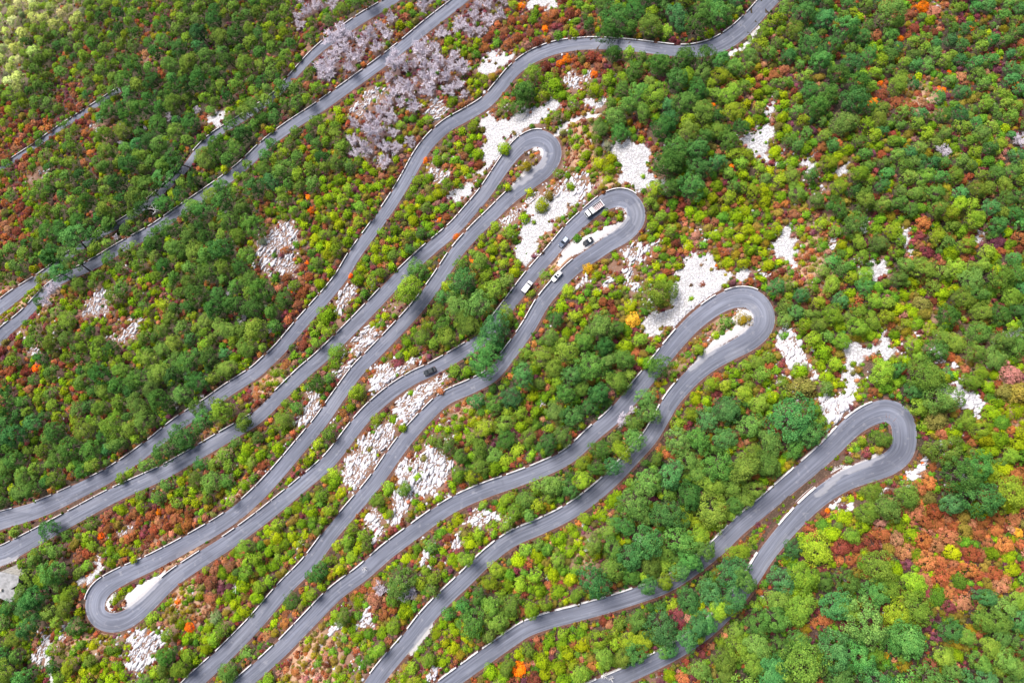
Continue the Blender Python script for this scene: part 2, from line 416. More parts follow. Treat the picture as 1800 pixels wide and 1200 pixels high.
road_w = {}
for key, pts in ROADS.items():
    c = catmull(pts)
    px, py = smooth1(c[:, 0], 3), smooth1(c[:, 1], 3)
    x, y, z = solve_px(px, py, z_base)
    Ds = smooth1(H - z, 40)                 # a steady road gradient
    u = (px - 900) / F; v = (600 - py) / F
    wm = 0.965 * smooth1(c[:, 2], 8) * Ds / F
    P = resample(np.column_stack([u * Ds, v * Ds, H - Ds, wm / 2]), 1.0)
    road_w[key] = P
N_FAR = len(road_w['far']); N_AB = N_FAR + len(road_w['AB']); N_A = N_FAR + int(np.argmin(road_w['AB'][:, 0]))
ALLR = np.vstack(list(road_w.values())).astype(np.float32)

def road_dist(x, y):
    """distance to the nearest centreline point, its half width, its height, and the Shepard-smoothed correction"""
    x = np.asarray(x, np.float32).ravel(); y = np.asarray(y, np.float32).ravel()
    n = len(x); d = np.empty(n, np.float32); idx = np.empty(n, np.int32)
    for i in range(0, n, 4000):
        dd = (x[i:i + 4000, None] - ALLR[None, :, 0]) ** 2 + (y[i:i + 4000, None] - ALLR[None, :, 1]) ** 2
        k = dd.argmin(1); idx[i:i + 4000] = k; d[i:i + 4000] = np.sqrt(dd[np.arange(len(k)), k])
    return d, idx

corr_r = (ALLR[:, 2] - z_base(ALLR[:, 0], ALLR[:, 1])).astype(np.float32)

def axis(lo, hi, step, far):
    core = np.arange(lo, hi + step, step); out = []; s = step; a = hi
    while a < far: s *= 1.35; a += s; out.append(a)
    lo_out = []; s = step; a = lo
    while a > -far: s *= 1.35; a -= s; lo_out.append(a)
    return np.r_[lo_out[::-1], core, out]
GX = axis(-250, 205, 1.15, 1200); GY = axis(-140, 185, 1.15, 1200)
MX, MY = np.meshgrid(GX, GY)
fx, fy = MX.ravel(), MY.ravel()
z0 = z_base(fx, fy)
d_r, i_r = road_dist(fx, fy)
shep = np.zeros(len(fx), np.float32)
near = np.where(d_r < 45)[0]
for i in range(0, len(near), 3000):
    k = near[i:i + 3000]
    dd = (fx[k, None] - ALLR[None, :, 0]) ** 2 + (fy[k, None] - ALLR[None, :, 1]) ** 2 + 1.0
    w = 1.0 / (dd * dd); shep[k] = (w * corr_r[None]).sum(1) / w.sum(1)
def sstep(a, b, x):
    t = np.clip((x - a) / (b - a), 0, 1); return t * t * (3 - 2 * t)
zs = z0 + shep * (1 - sstep(10, 45, d_r))
hw = ALLR[i_r, 3]
flat = 1 - sstep(0, 1, (d_r - hw - 1.7) / 2.6)
ZF = (zs * (1 - flat) + (ALLR[i_r, 2] - 0.10) * flat).reshape(MX.shape)

def z_terr(x, y):
    x = np.asarray(x, float); y = np.asarray(y, float)
    i = np.clip(np.searchsorted(GX, x) - 1, 0, len(GX) - 2); j = np.clip(np.searchsorted(GY, y) - 1, 0, len(GY) - 2)
    tx = np.clip((x - GX[i]) / (GX[i + 1] - GX[i]), 0, 1); ty = np.clip((y - GY[j]) / (GY[j + 1] - GY[j]), 0, 1)
    return (ZF[j, i] * (1 - tx) * (1 - ty) + ZF[j, i + 1] * tx * (1 - ty) + ZF[j + 1, i] * (1 - tx) * ty + ZF[j + 1, i + 1] * tx * ty)

def to_px(x, y, z):
    D = H - np.asarray(z, float); return 900 + F * np.asarray(x) / D, 600 - F * np.asarray(y) / D

# masks over the photo's area (2 px cells, from -200 to 2000 / 1400)
MGX, MGY = np.meshgrid(np.arange(-200, 2000, 2.0), np.arange(-200, 1400, 2.0))
wob = 11.0
WX = MGX + wob * (np.sin(MGY * 0.11 + 2 * np.sin(MGX * 0.05)) * 0.5 + np.sin(MGY * 0.31 + MGX * 0.13) * 0.35 + np.sin(MGX*0.47-MGY*0.39)*0.3)
WY = MGY + wob * (np.sin(MGX * 0.12 + 2 * np.sin(MGY * 0.06)) * 0.5 + np.sin(MGX * 0.29 - MGY * 0.17) * 0.35 + np.sin(MGX*0.41+MGY*0.44)*0.3)
rock_mask = np.zeros(MGX.shape, np.float32); scree_mask = rock_mask.copy(); gravel_mask = rock_mask.copy()
rock_id = np.full(MGX.shape, -1, np.int32)
for k, (kind, poly) in enumerate(ROCKS):
    a = np.array(poly); s = (slice(max(0, int((a[:, 1].min() + 180) / 2)), int((a[:, 1].max() + 220) / 2)), slice(max(0, int((a[:, 0].min() + 180) / 2)), int((a[:, 0].max() + 220) / 2)))
    m = in_poly(WX[s], WY[s], poly)
    (rock_mask if kind == "outcrop" else scree_mask)[s][m] = 1
    rock_id[s][m] = k
for poly in GRAVEL:
    gravel_mask[in_poly(MGX + (WX - MGX) * 0.25, MGY + (WY - MGY) * 0.25, poly)] = 1
def blur(a, n=1):
    for _ in range(n):
        p = np.pad(a, 1, mode='edge'); a = (p[:-2, 1:-1] + p[2:, 1:-1] + p[1:-1, :-2] + p[1:-1, 2:] + 2 * p[1:-1, 1:-1]) / 6
    return a
def at_mask(m, px, py):
    c = np.clip(((np.asarray(px) + 200) / 2).astype(int), 0, m.shape[1] - 1); r = np.clip(((np.asarray(py) + 200) / 2).astype(int), 0, m.shape[0] - 1)
    return m[r, c]

# ------------------------------------------------------------------ materials of the setting
def ground_material():
    m, nt, b = new_mat("hillside_soil")
    b.inputs["Roughness"].default_value = 0.95
    b.inputs["Specular IOR Level"].default_value = 0.15
    tc = nt.nodes.new("ShaderNodeTexCoord"); P = tc.outputs["Object"]
    at = nt.nodes.new("ShaderNodeAttribute"); at.attribute_name = "tint"
    ar = nt.nodes.new("ShaderNodeAttribute"); ar.attribute_name = "rock"
    ag = nt.nodes.new("ShaderNodeAttribute"); ag.attribute_name = "gravel"
    n1 = noise_node(nt, P, 0.35, 8, 0.7); n2 = noise_node(nt, P, 2.2, 6, 0.7); n3 = noise_node(nt, P, 0.12, 4)
    soil = mix_rgb(nt, n1.outputs["Fac"], mix_rgb(nt, 1.0, at.outputs["Color"], (0.45, 0.42, 0.42), 'MULTIPLY'), mix_rgb(nt, 1.0, at.outputs["Color"], (1.55, 1.5, 1.5), 'MULTIPLY'))
    f2 = math_node(nt, 'MULTIPLY', math_node(nt, 'SUBTRACT', n2.outputs["Fac"], 0.52, True), 3.5, True)
    soil = mix_rgb(nt, f2, soil, (0.26, 0.16, 0.12))
    # broken stones
    vor = nt.nodes.new("ShaderNodeTexVoronoi"); vor.feature = 'DISTANCE_TO_EDGE'; vor.inputs["Scale"].default_value = 1.1
    wr = mix_rgb(nt, 0.18, P, n2.outputs["Color"], 'ADD'); nt.links.new(wr, vor.inputs["Vector"])
    vc = nt.nodes.new("ShaderNodeTexVoronoi"); vc.inputs["Scale"].default_value = 1.9; nt.links.new(wr, vc.inputs["Vector"])
    crack = math_node(nt, 'MULTIPLY', vor.outputs["Distance"], 7.0, True)
    sep = nt.nodes.new("ShaderNodeSeparateColor"); nt.links.new(vc.outputs["Color"], sep.inputs[0])
    st = mix_rgb(nt, sep.outputs[0], (0.24, 0.235, 0.255), (0.55, 0.535, 0.57))
    st = mix_rgb(nt, math_node(nt, 'MULTIPLY', n3.outputs["Fac"], 0.5), st, (0.46, 0.44, 0.43))
    rock = mix_rgb(nt, crack, (0.30, 0.29, 0.29), st)
    fr = math_node(nt, 'ADD', ar.outputs["Fac"], math_node(nt, 'MULTIPLY', math_node(nt, 'SUBTRACT', n2.outputs["Fac"], 0.5), 1.6))
    fr = math_node(nt, 'MULTIPLY', math_node(nt, 'SUBTRACT', fr, 0.42), 5.0, True)
    col = mix_rgb(nt, fr, soil, rock)
    gv = mix_rgb(nt, n2.outputs["Fac"], (0.30, 0.285, 0.28), (0.52, 0.50, 0.51))
    gv = mix_rgb(nt, math_node(nt, 'MULTIPLY', math_node(nt, 'SUBTRACT', n1.outputs["Fac"], 0.55, True), 3.0, True), gv, (0.40, 0.36, 0.33))
    fg = math_node(nt, 'ADD', ag.outputs["Fac"], math_node(nt, 'MULTIPLY', math_node(nt, 'SUBTRACT', n2.outputs["Fac"], 0.5), 1.4))
    fg = math_node(nt, 'MULTIPLY', math_node(nt, 'SUBTRACT', fg, 0.45), 5.0, True)
    col = mix_rgb(nt, fg, col, gv)
    nt.links.new(col, b.inputs["Base Color"])
    bump = nt.nodes.new("ShaderNodeBump"); bump.inputs["Strength"].default_value = 0.7; bump.inputs["Distance"].default_value = 0.5
    hgt = math_node(nt, 'ADD', math_node(nt, 'MULTIPLY', n2.outputs["Fac"], 0.5), math_node(nt, 'MULTIPLY', math_node(nt, 'MULTIPLY', crack, fr), 0.6))
    nt.links.new(hgt, bump.inputs["Height"]); nt.links.new(bump.outputs[0], b.inputs["Normal"])
    return m

def road_material():
    m, nt, b = new_mat("weathered_asphalt")
    b.inputs["Roughness"].default_value = 0.85
    b.inputs["Specular IOR Level"].default_value = 0.25
    uv = nt.nodes.new("ShaderNodeUVMap"); uv.uv_map = "UVMap"
    sp = nt.nodes.new("ShaderNodeSeparateXYZ"); nt.links.new(uv.outputs[0], sp.inputs[0])
    ax = math_node(nt, 'ABSOLUTE', sp.outputs[0])
    mp = nt.nodes.new("ShaderNodeMapping"); mp.inputs["Scale"].default_value = (3.2, 0.045, 1); nt.links.new(uv.outputs[0], mp.inputs["Vector"])
    streak = noise_node(nt, mp.outputs[0], 1.6, 5, 0.6)
    tc = nt.nodes.new("ShaderNodeTexCoord")
    big = noise_node(nt, tc.outputs["Object"], 0.06, 3); mid = noise_node(nt, tc.outputs["Object"], 0.6, 5, 0.65); fine = noise_node(nt, tc.outputs["Object"], 5.0, 3, 0.7)
    base = mix_rgb(nt, big.outputs["Fac"], (0.070, 0.077, 0.106), (0.215, 0.226, 0.278))
    # tyre tracks polished into the surface
    tr = math_node(nt, 'SUBTRACT', 1.0, math_node(nt, 'MULTIPLY', math_node(nt, 'ABSOLUTE', math_node(nt, 'SUBTRACT', ax, 0.46)), 5.0), True)
    base = mix_rgb(nt, math_node(nt, 'MULTIPLY', tr, 0.5), base, (0.115, 0.119, 0.148))
    sf = math_node(nt, 'MULTIPLY', math_node(nt, 'SUBTRACT', streak.outputs["Fac"], 0.38), 3.0, True)
    base = mix_rgb(nt, sf, mix_rgb(nt, 1.0, base, (0.70, 0.70, 0.72), 'MULTIPLY'), mix_rgb(nt, 1.0, base, (1.28, 1.28, 1.28), 'MULTIPLY'))
    base = mix_rgb(nt, math_node(nt, 'MULTIPLY', math_node(nt, 'SUBTRACT', mid.outputs["Fac"], 0.58, True), 3.0, True), base, (0.30, 0.295, 0.32))
    mp2 = nt.nodes.new("ShaderNodeMapping"); mp2.inputs["Scale"].default_value = (0.9, 0.11, 1); nt.links.new(uv.outputs[0], mp2.inputs["Vector"])
    pv = nt.nodes.new("ShaderNodeTexVoronoi"); pv.distance = 'CHEBYCHEV'; pv.inputs["Scale"].default_value = 1.0; nt.links.new(mp2.outputs[0], pv.inputs["Vector"])
    ps_ = nt.nodes.new("ShaderNodeSeparateColor"); nt.links.new(pv.outputs["Color"], ps_.inputs[0])
    base = mix_rgb(nt, math_node(nt, 'MULTIPLY', math_node(nt, 'GREATER_THAN', ps_.outputs[0], 0.90), 0.22), base, (0.075, 0.078, 0.095))
    base = mix_rgb(nt, math_node(nt, 'MULTIPLY', math_node(nt, 'LESS_THAN', ps_.outputs[1], 0.10), 0.14), base, (0.30, 0.30, 0.335))
    ed = math_node(nt, 'ADD', ax, math_node(nt, 'MULTIPLY', math_node(nt, 'SUBTRACT', mid.outputs["Fac"], 0.5), 0.22))
    ed = math_node(nt, 'MULTIPLY', math_node(nt, 'SUBTRACT', ed, 0.95), 9.0, True)
    base = mix_rgb(nt, ed, base, (0.37, 0.355, 0.37))
    base = mix_rgb(nt, math_node(nt, 'MULTIPLY', math_node(nt, 'SUBTRACT', fine.outputs["Fac"], 0.55, True), 0.8, True), base, (0.09, 0.09, 0.1))
    ga = nt.nodes.new("ShaderNodeAttribute"); ga.attribute_name = "gravel"
    gf = math_node(nt, 'ADD', ga.outputs["Fac"], math_node(nt, 'MULTIPLY', math_node(nt, 'SUBTRACT', mid.outputs["Fac"], 0.5), 0.9))
    gf = math_node(nt, 'MULTIPLY', math_node(nt, 'SUBTRACT', gf, 0.35), 2.5, True)
    base = mix_rgb(nt, math_node(nt, 'MULTIPLY', gf, 0.38), base, (0.40, 0.39, 0.41))
    nt.links.new(base, b.inputs["Base Color"])
    bump = nt.nodes.new("ShaderNodeBump"); bump.inputs["Strength"].default_value = 0.25; bump.inputs["Distance"].default_value = 0.03
    nt.links.new(fine.outputs["Fac"], bump.inputs["Height"]); nt.links.new(bump.outputs[0], b.inputs["Normal"])
    return m

def foliage_material(name, attr):
    """leaves: own tint per plant (object colour or a face attribute), lighter and darker leaf clumps"""
    m, nt, b = new_mat(name)
    out = nt.nodes["Material Output"]
    if attr:
        a = nt.nodes.new("ShaderNodeAttribute"); a.attribute_name = "tint"; col = a.outputs["Color"]
    else:
        oi = nt.nodes.new("ShaderNodeObjectInfo"); col = oi.outputs["Color"]
    t = nt.nodes.new("ShaderNodeAttribute"); t.attribute_name = "tone"
    hs = nt.nodes.new("ShaderNodeHueSaturation")
    nt.links.new(col, hs.inputs["Color"]); nt.links.new(t.outputs["Fac"], hs.inputs["Value"])
    nt.links.new(math_node(nt, 'SUBTRACT', 0.555, math_node(nt, 'MULTIPLY', t.outputs["Fac"], 0.055)), hs.inputs["Hue"])
    nt.links.new(hs.outputs[0], b.inputs["Base Color"])
    b.inputs["Roughness"].default_value = 0.85
    b.inputs["Specular IOR Level"].default_value = 0.06
    tr = nt.nodes.new("ShaderNodeBsdfTranslucent"); nt.links.new(hs.outputs[0], tr.inputs[0])
    mx = nt.nodes.new("ShaderNodeMixShader"); mx.inputs[0].default_value = 0.17
    nt.links.new(b.outputs[0], mx.inputs[1]); nt.links.new(tr.outputs[0], mx.inputs[2]); nt.links.new(mx.outputs[0], out.inputs[0])
    return m

def stone_material():
    m, nt, b = new_mat("white_limestone")
    b.inputs["Roughness"].default_value = 0.9
    b.inputs["Specular IOR Level"].default_value = 0.2
    tc = nt.nodes.new("ShaderNodeTexCoord")
    n1 = noise_node(nt, tc.outputs["Object"], 0.9, 6, 0.65); n2 = noise_node(nt, tc.outputs["Object"], 5.0, 4, 0.7)
    c = mix_rgb(nt, n1.outputs["Fac"], (0.22, 0.215, 0.235), (0.66, 0.645, 0.68))
    c = mix_rgb(nt, math_node(nt, 'MULTIPLY', math_node(nt, 'SUBTRACT', n2.outputs["Fac"], 0.56, True), 3.0, True), c, (0.28, 0.27, 0.27))
    nt.links.new(c, b.inputs["Base Color"])
    bump = nt.nodes.new("ShaderNodeBump"); bump.inputs["Strength"].default_value = 0.6; bump.inputs["Distance"].default_value = 0.15
    nt.links.new(n2.outputs["Fac"], bump.inputs["Height"]); nt.links.new(bump.outputs[0], b.inputs["Normal"])
    return m

MAT_GROUND = ground_material(); MAT_ROAD = road_material()
MAT_LEAF = foliage_material("leaves", False); MAT_LEAF_MASS = foliage_material("leaves_mass", True)
MAT_STONE = stone_material()
MAT_VERGE = simple_mat("red_earth_verge", (0.17, 0.085, 0.06), 0.95, noise=0.6, scale=0.9)
MAT_PARAPET = simple_mat("whitewashed_masonry", (0.64, 0.62, 0.625), 0.85, noise=0.5, scale=0.8)
MAT_BARK = simple_mat("brown_bark", (0.10, 0.075, 0.06), 0.9, noise=0.5, scale=6)
MAT_TWIG = simple_mat("lilac_grey_twigs", (0.64, 0.58, 0.65), 0.9, noise=0.25, scale=2)
MAT_SNAG = simple_mat("bleached_wood", (0.62, 0.60, 0.60), 0.9, noise=0.3, scale=3)

# ------------------------------------------------------------------ ground
nx, ny = len(GX), len(GY)
idx = np.arange(nx * ny).reshape(ny, nx)
quads = np.stack([idx[:-1, :-1], idx[:-1, 1:], idx[1:, 1:], idx[1:, :-1]], -1).reshape(-1, 4)
gv = np.column_stack([fx, fy, ZF.ravel()])
gme = np_mesh("hillside_ground", gv, quads, 4, [MAT_GROUND], smooth=True)
gpx, gpy = to_px(gv[:, 0], gv[:, 1], gv[:, 2])
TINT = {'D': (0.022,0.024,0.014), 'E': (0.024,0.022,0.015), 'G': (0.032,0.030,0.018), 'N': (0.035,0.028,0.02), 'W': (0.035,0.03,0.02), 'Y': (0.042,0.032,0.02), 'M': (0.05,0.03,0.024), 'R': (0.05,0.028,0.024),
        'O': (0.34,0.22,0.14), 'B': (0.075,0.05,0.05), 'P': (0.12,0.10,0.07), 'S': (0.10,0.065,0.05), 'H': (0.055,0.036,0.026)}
tl = letters(gpx, gpy)
tint = np.zeros((len(gv), 3), np.float32)
for k, c in TINT.items(): tint[tl == k] = c
ti = tint.reshape(ny, nx, 3)
for ch in range(3): ti[..., ch] = blur(ti[..., ch], 10)
ring = at_mask(blur(np.maximum(rock_mask, scree_mask), 14), gpx, gpy); ring = np.clip(ring * 3.0, 0, 0.8).reshape(ny, nx, 1)
ti = ti * (1 - ring) + np.array([0.17, 0.10, 0.068], np.float32) * ring
point_attr(gme, "tint", 'FLOAT_COLOR', ti.reshape(-1, 3))
rk = np.maximum(at_mask(blur(scree_mask, 2), gpx, gpy), 0.42 * at_mask(blur(rock_mask, 2), gpx, gpy))
rk = np.where((tl == 'S') & (d_r > 5), np.maximum(rk, 0.22), rk)
point_attr(gme, "rock", 'FLOAT', rk)
point_attr(gme, "gravel", 'FLOAT', at_mask(blur(gravel_mask, 1), gpx, gpy))
ground = tag(link("ground", gme), kind="structure", label="steep brown hillside of soil, dry grass and pale rubble")

# ------------------------------------------------------------------ roads, their earth verges
def tangent(P):
    t = np.gradient(P[:, :3], axis=0); t[:, 2] = 0; t /= np.linalg.norm(t, axis=1)[:, None]; return t
def ribbon(name, P, offs, zoff, mat, label, half=None):
    t = tangent(P); nrm = np.column_stack([-t[:, 1], t[:, 0], np.zeros(len(t))])
    m = len(offs); V = []
    for k, o in enumerate(offs):
        w = o * P[:, 3] if half is None else np.sign(o) * (P[:, 3] + half[k])
        V.append(P[:, :3] + nrm * w[:, None] + np.array([0, 0, zoff[k]]))
    V = np.stack(V, 1).reshape(-1, 3); n = len(P)
    I = np.arange(n * m).reshape(n, m)
    q = np.stack([I[:-1, :-1], I[1:, :-1], I[1:, 1:], I[:-1, 1:]], -1).reshape(-1, 4)[:, ::-1]
    me = np_mesh(name, V, q, 4, [mat], smooth=True)
    uv = me.uv_layers.new(name="UVMap")
    U = np.stack([np.tile(np.array(offs, np.float32), (n, 1)), np.tile(np.arange(n, dtype=np.float32)[:, None], (1, m))], -1).reshape(-1, 2)
    uv.data.foreach_set("uv", U[q.ravel()].ravel())
    return tag(link(name, me), kind="structure", label=label)
for key, lab in (("far", "narrow grey road half hidden in forest at the far lower slope"), ("AB", "pair of grey road legs through forest and bare trees"), ("C", "grey serpentine road with hairpin bends winding down the slope")):
    P = road_w[key]
    rd = ribbon("road", P, [-1, -0.75, -0.5, -0.25, 0, 0.25, 0.5, 0.75, 1], [0.0, 0.03, 0.05, 0.06, 0.07, 0.06, 0.05, 0.03, 0.0], MAT_ROAD, lab)
    co = np.empty(len(rd.data.vertices) * 3, np.float32); rd.data.vertices.foreach_get("co", co); co = co.reshape(-1, 3)
    point_attr(rd.data, "gravel", 'FLOAT', at_mask(blur(gravel_mask, 1), *to_px(co[:, 0], co[:, 1], co[:, 2])))
    vg = ribbon("road_verge", P, [-1.2, -1, 1, 1.2], [-0.07, -0.05, -0.05, -0.07], MAT_GROUND, "strip of red brown earth along the road edges", half=[0.75, -0.3, -0.3, 0.75])
    co = np.empty(len(vg.data.vertices) * 3, np.float32); vg.data.vertices.foreach_get("co", co); co = co.reshape(-1, 3); vx, vy = to_px(co[:, 0], co[:, 1], co[:, 2])
    point_attr(vg.data, "tint", 'FLOAT_COLOR', np.tile(np.array([[0.115, 0.06, 0.045]], np.float32), (len(co), 1)))
    point_attr(vg.data, "gravel", 'FLOAT', at_mask(blur(gravel_mask, 1), vx, vy)); point_attr(vg.data, "rock", 'FLOAT', np.zeros(len(co)))

# ------------------------------------------------------------------ names of the road legs, for labels
LEGS = [("the topmost road", [(560,88),(480,172),(348,266),(225,385)]),
        ("the bare grove road", [(170,462),(312,375),(430,290),(560,190),(655,122),(755,43)]),
        ("the top edge road", [(1345,8),(1262,80),(1130,83),(1010,79),(905,123),(820,202)]),
        ("the long smooth road", [(735,278),(657,402),(578,515),(493,613),(365,711),(200,830),(67,895)]),
        ("the smallest hairpin's upper leg", [(852,340),(750,443),(650,543),(530,658),(400,765),(200,870),(67,942)]),
        ("the smallest hairpin", [(922,251),(967,254),(957,298)]),
        ("the smallest hairpin's lower leg", [(865,378),(767,496),(657,622),(563,742),(443,878),(333,953)]),
        ("the lower left hairpin", [(215,1012),(167,1060),(195,1094)]),
        ("the black car's road", [(347,987),(493,883),(637,736),(757,650),(850,594)]),
        ("the white van's road", [(897,533),(932,487),(967,447),(1000,408)]),
        ("the truck hairpin", [(1042,370),(1088,348),(1118,372)]),
        ("the truck hairpin's lower leg", [(1050,442),(980,500),(930,573),(867,657),(783,700),(690,803),(583,937),(500,1034),(393,1151)]),
        ("the middle hairpin's upper leg", [(450,1180),(590,1042),(733,930),(857,860),(1000,801),(1113,693),(1220,567)]),
        ("the middle hairpin", [(1260,537),(1325,528),(1342,550)]),
        ("the middle hairpin's lower leg", [(1290,614),(1200,680),(1143,768),(1043,870),(900,947),(783,1050),(697,1150)]),
        ("the largest hairpin's upper leg", [(800,1192),(927,1104),(1067,1063),(1210,1003),(1347,885),(1450,797)]),
        ("the largest hairpin", [(1495,757),(1560,729),(1590,766)]),
        ("the largest hairpin's lower leg", [(1440,874),(1350,971),(1245,1104),(1093,1190)]),
        ("the half hidden road", [(20,284),(105,226),(192,170)])]
LEG_P = []
for n_, pts in LEGS:
    a = np.array(pts, float)
    for k in range(len(a) - 1):
        for t in np.linspace(0, 1, 12): LEG_P.append((n_, *(a[k] * (1 - t) + a[k + 1] * t)))
LEG_XY = np.array([(p[1], p[2]) for p in LEG_P])
def nearest_leg(px, py):
    d = np.hypot(LEG_XY[:, 0] - px, LEG_XY[:, 1] - py); k = d.argmin(); return LEG_P[k][0], d[k]
USED = set()
def unique(text, px, py):
    for f in (0, 1, 2):
        s = f"{text}, {px/18:.{f}f}% across, {py/12:.{f}f}% down"
        if s not in USED: break
    USED.add(s); return s

# ------------------------------------------------------------------ white parapet blocks on the downhill edge
DOWN = np.array([-0.62, 0.78])
GRAVEL_NEAR = blur(gravel_mask, 5)
def parapets():
    cand = []
    for key, P in road_w.items():
        t = tangent(P); nrm = np.column_stack([-t[:, 1], t[:, 0]])
        for side in (1, -1):
            ok = (nrm * side) @ DOWN > 0.12
            i = 0; n = len(P)
            while i < n - 4:
                if not ok[i]: i += 1; continue
                L = int(round(random.uniform(5.2, 7.4))); j = min(i + L, n - 1)
                if not ok[i:j].all(): i += 1; continue
                seg = slice(i, j + 1)
                a0, a1 = t[i, :2], t[j, :2]; turn = a0[0] * a1[1] - a0[1] * a1[0]        # >0 turns left
                if turn * side > 0.24: i += 1; continue                                   # inside of a tight bend: no parapet
                c = P[(i + j) // 2]; q = to_px(c[0] + nrm[(i+j)//2, 0]*side*c[3], c[1] + nrm[(i+j)//2, 1]*side*c[3], c[2])
                if -25 < q[0] < 1825 and -25 < q[1] < 1225 and random.random() < 0.93 and at_mask(GRAVEL_NEAR, *q) < 0.08:
                    cand.append((P[seg], nrm[seg] * side, float(q[0]), float(q[1])))
                i = j + random.choice([0, 0, 1, 1, 2])
    return cand
PAR = parapets()
print("parapet blocks", len(PAR))
for seg, nrm, px, py in PAR:
    th = 0.25; hgt = random.uniform(0.50, 0.62)
    mid = len(seg) // 2; o = np.array([*(seg[mid, :2] + nrm[mid] * (seg[mid, 3] + 0.28)), seg[mid, 2]])
    s = np.linspace(0.18, len(seg) - 1.18, max(4, len(seg))); k = np.arange(len(seg))
    ev = lambda a: np.column_stack([np.interp(s, k, a[:, c]) for c in range(a.shape[1])])
    c3 = ev(seg); nn = ev(nrm); rings = []
    for q in range(len(s)):
        ctr = c3[q, :2] + nn[q] * (c3[q, 3] + 0.28) - o[:2]; z = c3[q, 2] - o[2]
        e = 0.94 if q in (0, len(s) - 1) else 1.0
        prof = [(-th*0.62, -0.5), (-th*0.55, hgt*e - 0.07), (-th*0.42, hgt*e), (th*0.42, hgt*e), (th*0.55, hgt*e - 0.07), (th*0.7, -0.9)]
        rings.append([(ctr[0] + nn[q, 0]*a, ctr[1] + nn[q, 1]*a, z + b) for a, b in prof])
    mb = MB(); mb.loft(rings)
    ob = mb.build("parapet_block", MAT_PARAPET); ob.location = o
    leg, _ = nearest_leg(px, py)
    tag(ob, unique(f"white parapet block edging {leg}", px, py), "parapet", "white parapet blocks along the road edge")

# ------------------------------------------------------------------ rock: outcrops of white blocks, scree stones
def stone_shapes(n, seed):
    r = np.random.default_rng(seed); out = []
    for _ in range(n):
        v = []
        for z, s in ((-0.6, 1.0), (0.25, 0.95), (0.75, 0.55)):
            for a in np.linspace(0, 2 * np.pi, 6, endpoint=False):
                q = s * r.uniform(0.55, 1.25); v.append((q * np.cos(a), q * np.sin(a), z * r.uniform(0.75, 1.2)))
        v.append((0.15 * r.normal(), 0.15 * r.normal(), r.uniform(0.8, 1.1)))
        v = np.array(v); f = []
        for k in (0, 6):
            for i in range(6):
                j = (i + 1) % 6; f += [(k + i, k + j, k + 6 + j), (k + i, k + 6 + j, k + 6 + i)]
        for i in range(6): f.append((12 + i, 12 + (i + 1) % 6, 18))
        out.append((v, np.array(f)))
    return out
STONES = stone_shapes(10, 5)
def stone_batch(x, y, z, sx, sy, sz, yaw, r):
    V = []; Fc = []; off = 0
    kind = r.integers(0, len(STONES), len(x))
    for k, (v, f) in enumerate(STONES):
        s = np.where(kind == k)[0]
        if not len(s): continue
        lx = v[None, :, 0] * sx[s, None]; ly = v[None, :, 1] * sy[s, None]; lz = v[None, :, 2] * sz[s, None]
        c, sn = np.cos(yaw[s])[:, None], np.sin(yaw[s])[:, None]
        P = np.stack([lx * c - ly * sn + x[s, None], lx * sn + ly * c + y[s, None], lz + z[s, None]], -1)
        V.append(P.reshape(-1, 3)); Fc.append((f[None] + (np.arange(len(s)) * len(v))[:, None, None] + off).reshape(-1, 3)); off += len(s) * len(v)
    return np.vstack(V), np.vstack(Fc)

ROCK_SOFT = blur(rock_mask, 5) ** 1.3
nz = lambda a, b: np.sin(a * 0.05 + 2 * np.sin(b * 0.04)) * np.sin(b * 0.06 + 1.5 * np.sin(a * 0.03))
for k, (kind, poly) in enumerate(ROCKS):
    if kind != "outcrop": continue
    a = np.array(poly, float); lo = a.min(0) - 10; hi = a.max(0) + 10
    st = 4.1
    gx, gy = np.meshgrid(np.arange(lo[0], hi[0], st), np.arange(lo[1], hi[1], st))
    px = gx.ravel() + rng.uniform(-2.0, 2.0, gx.size); py = gy.ravel() + rng.uniform(-2.0, 2.0, gx.size)
    keep = (at_mask(rock_id, px, py) == k) & (rng.random(len(px)) < np.clip(0.15 + 1.05 * at_mask(ROCK_SOFT, px, py) + 0.25 * nz(px * 2.2, py * 2.2), 0.12, 0.97))
    px, py = px[keep], py[keep]
    if len(px) < 2: continue
    x, y, z = solve_px(px, py, z_terr)
    d, i = road_dist(x, y); ok = d > ALLR[i, 3] + 0.9
    x, y, z, px, py = x[ok], y[ok], z[ok], px[ok], py[ok]
    if len(x) < 10: continue
    big = rng.random(len(x)) ** 2.6
    strike = 0.95 + 0.35 * math.sin(k * 1.7)
    ys = strike + rng.normal(0, 0.3, len(x))
    L = 0.30 + 1.25 * big; Wd = (0.20 + 0.42 * big) * rng.uniform(0.7, 1.3, len(x)); Hh = 0.2 + 0.9 * big * rng.uniform(0.4, 1.4, len(x))
    V, Fc = stone_batch(x, y, z, L, Wd, Hh, ys, rng)
    o = np.array([x.mean(), y.mean(), z.mean()])
    me = np_mesh("rock_outcrop", V - o, Fc, 3, [MAT_STONE])
    ob = link("rock_outcrop", me); ob.location = o
    cx, cy = a.mean(0)
    leg, dist = nearest_leg(cx, cy)
    size = "large" if len(x) > 90 else "small" if len(x) < 25 else "broken"
    rel = "beside" if dist < 55 else "away from"
    if rel == "beside": lab = f"{size} white limestone outcrop beside {leg}"
    else: lab = f"{size} white limestone outcrop among trees and scrub"
    tag(ob, unique(lab, cx, cy), "rock outcrop", "white limestone outcrops")
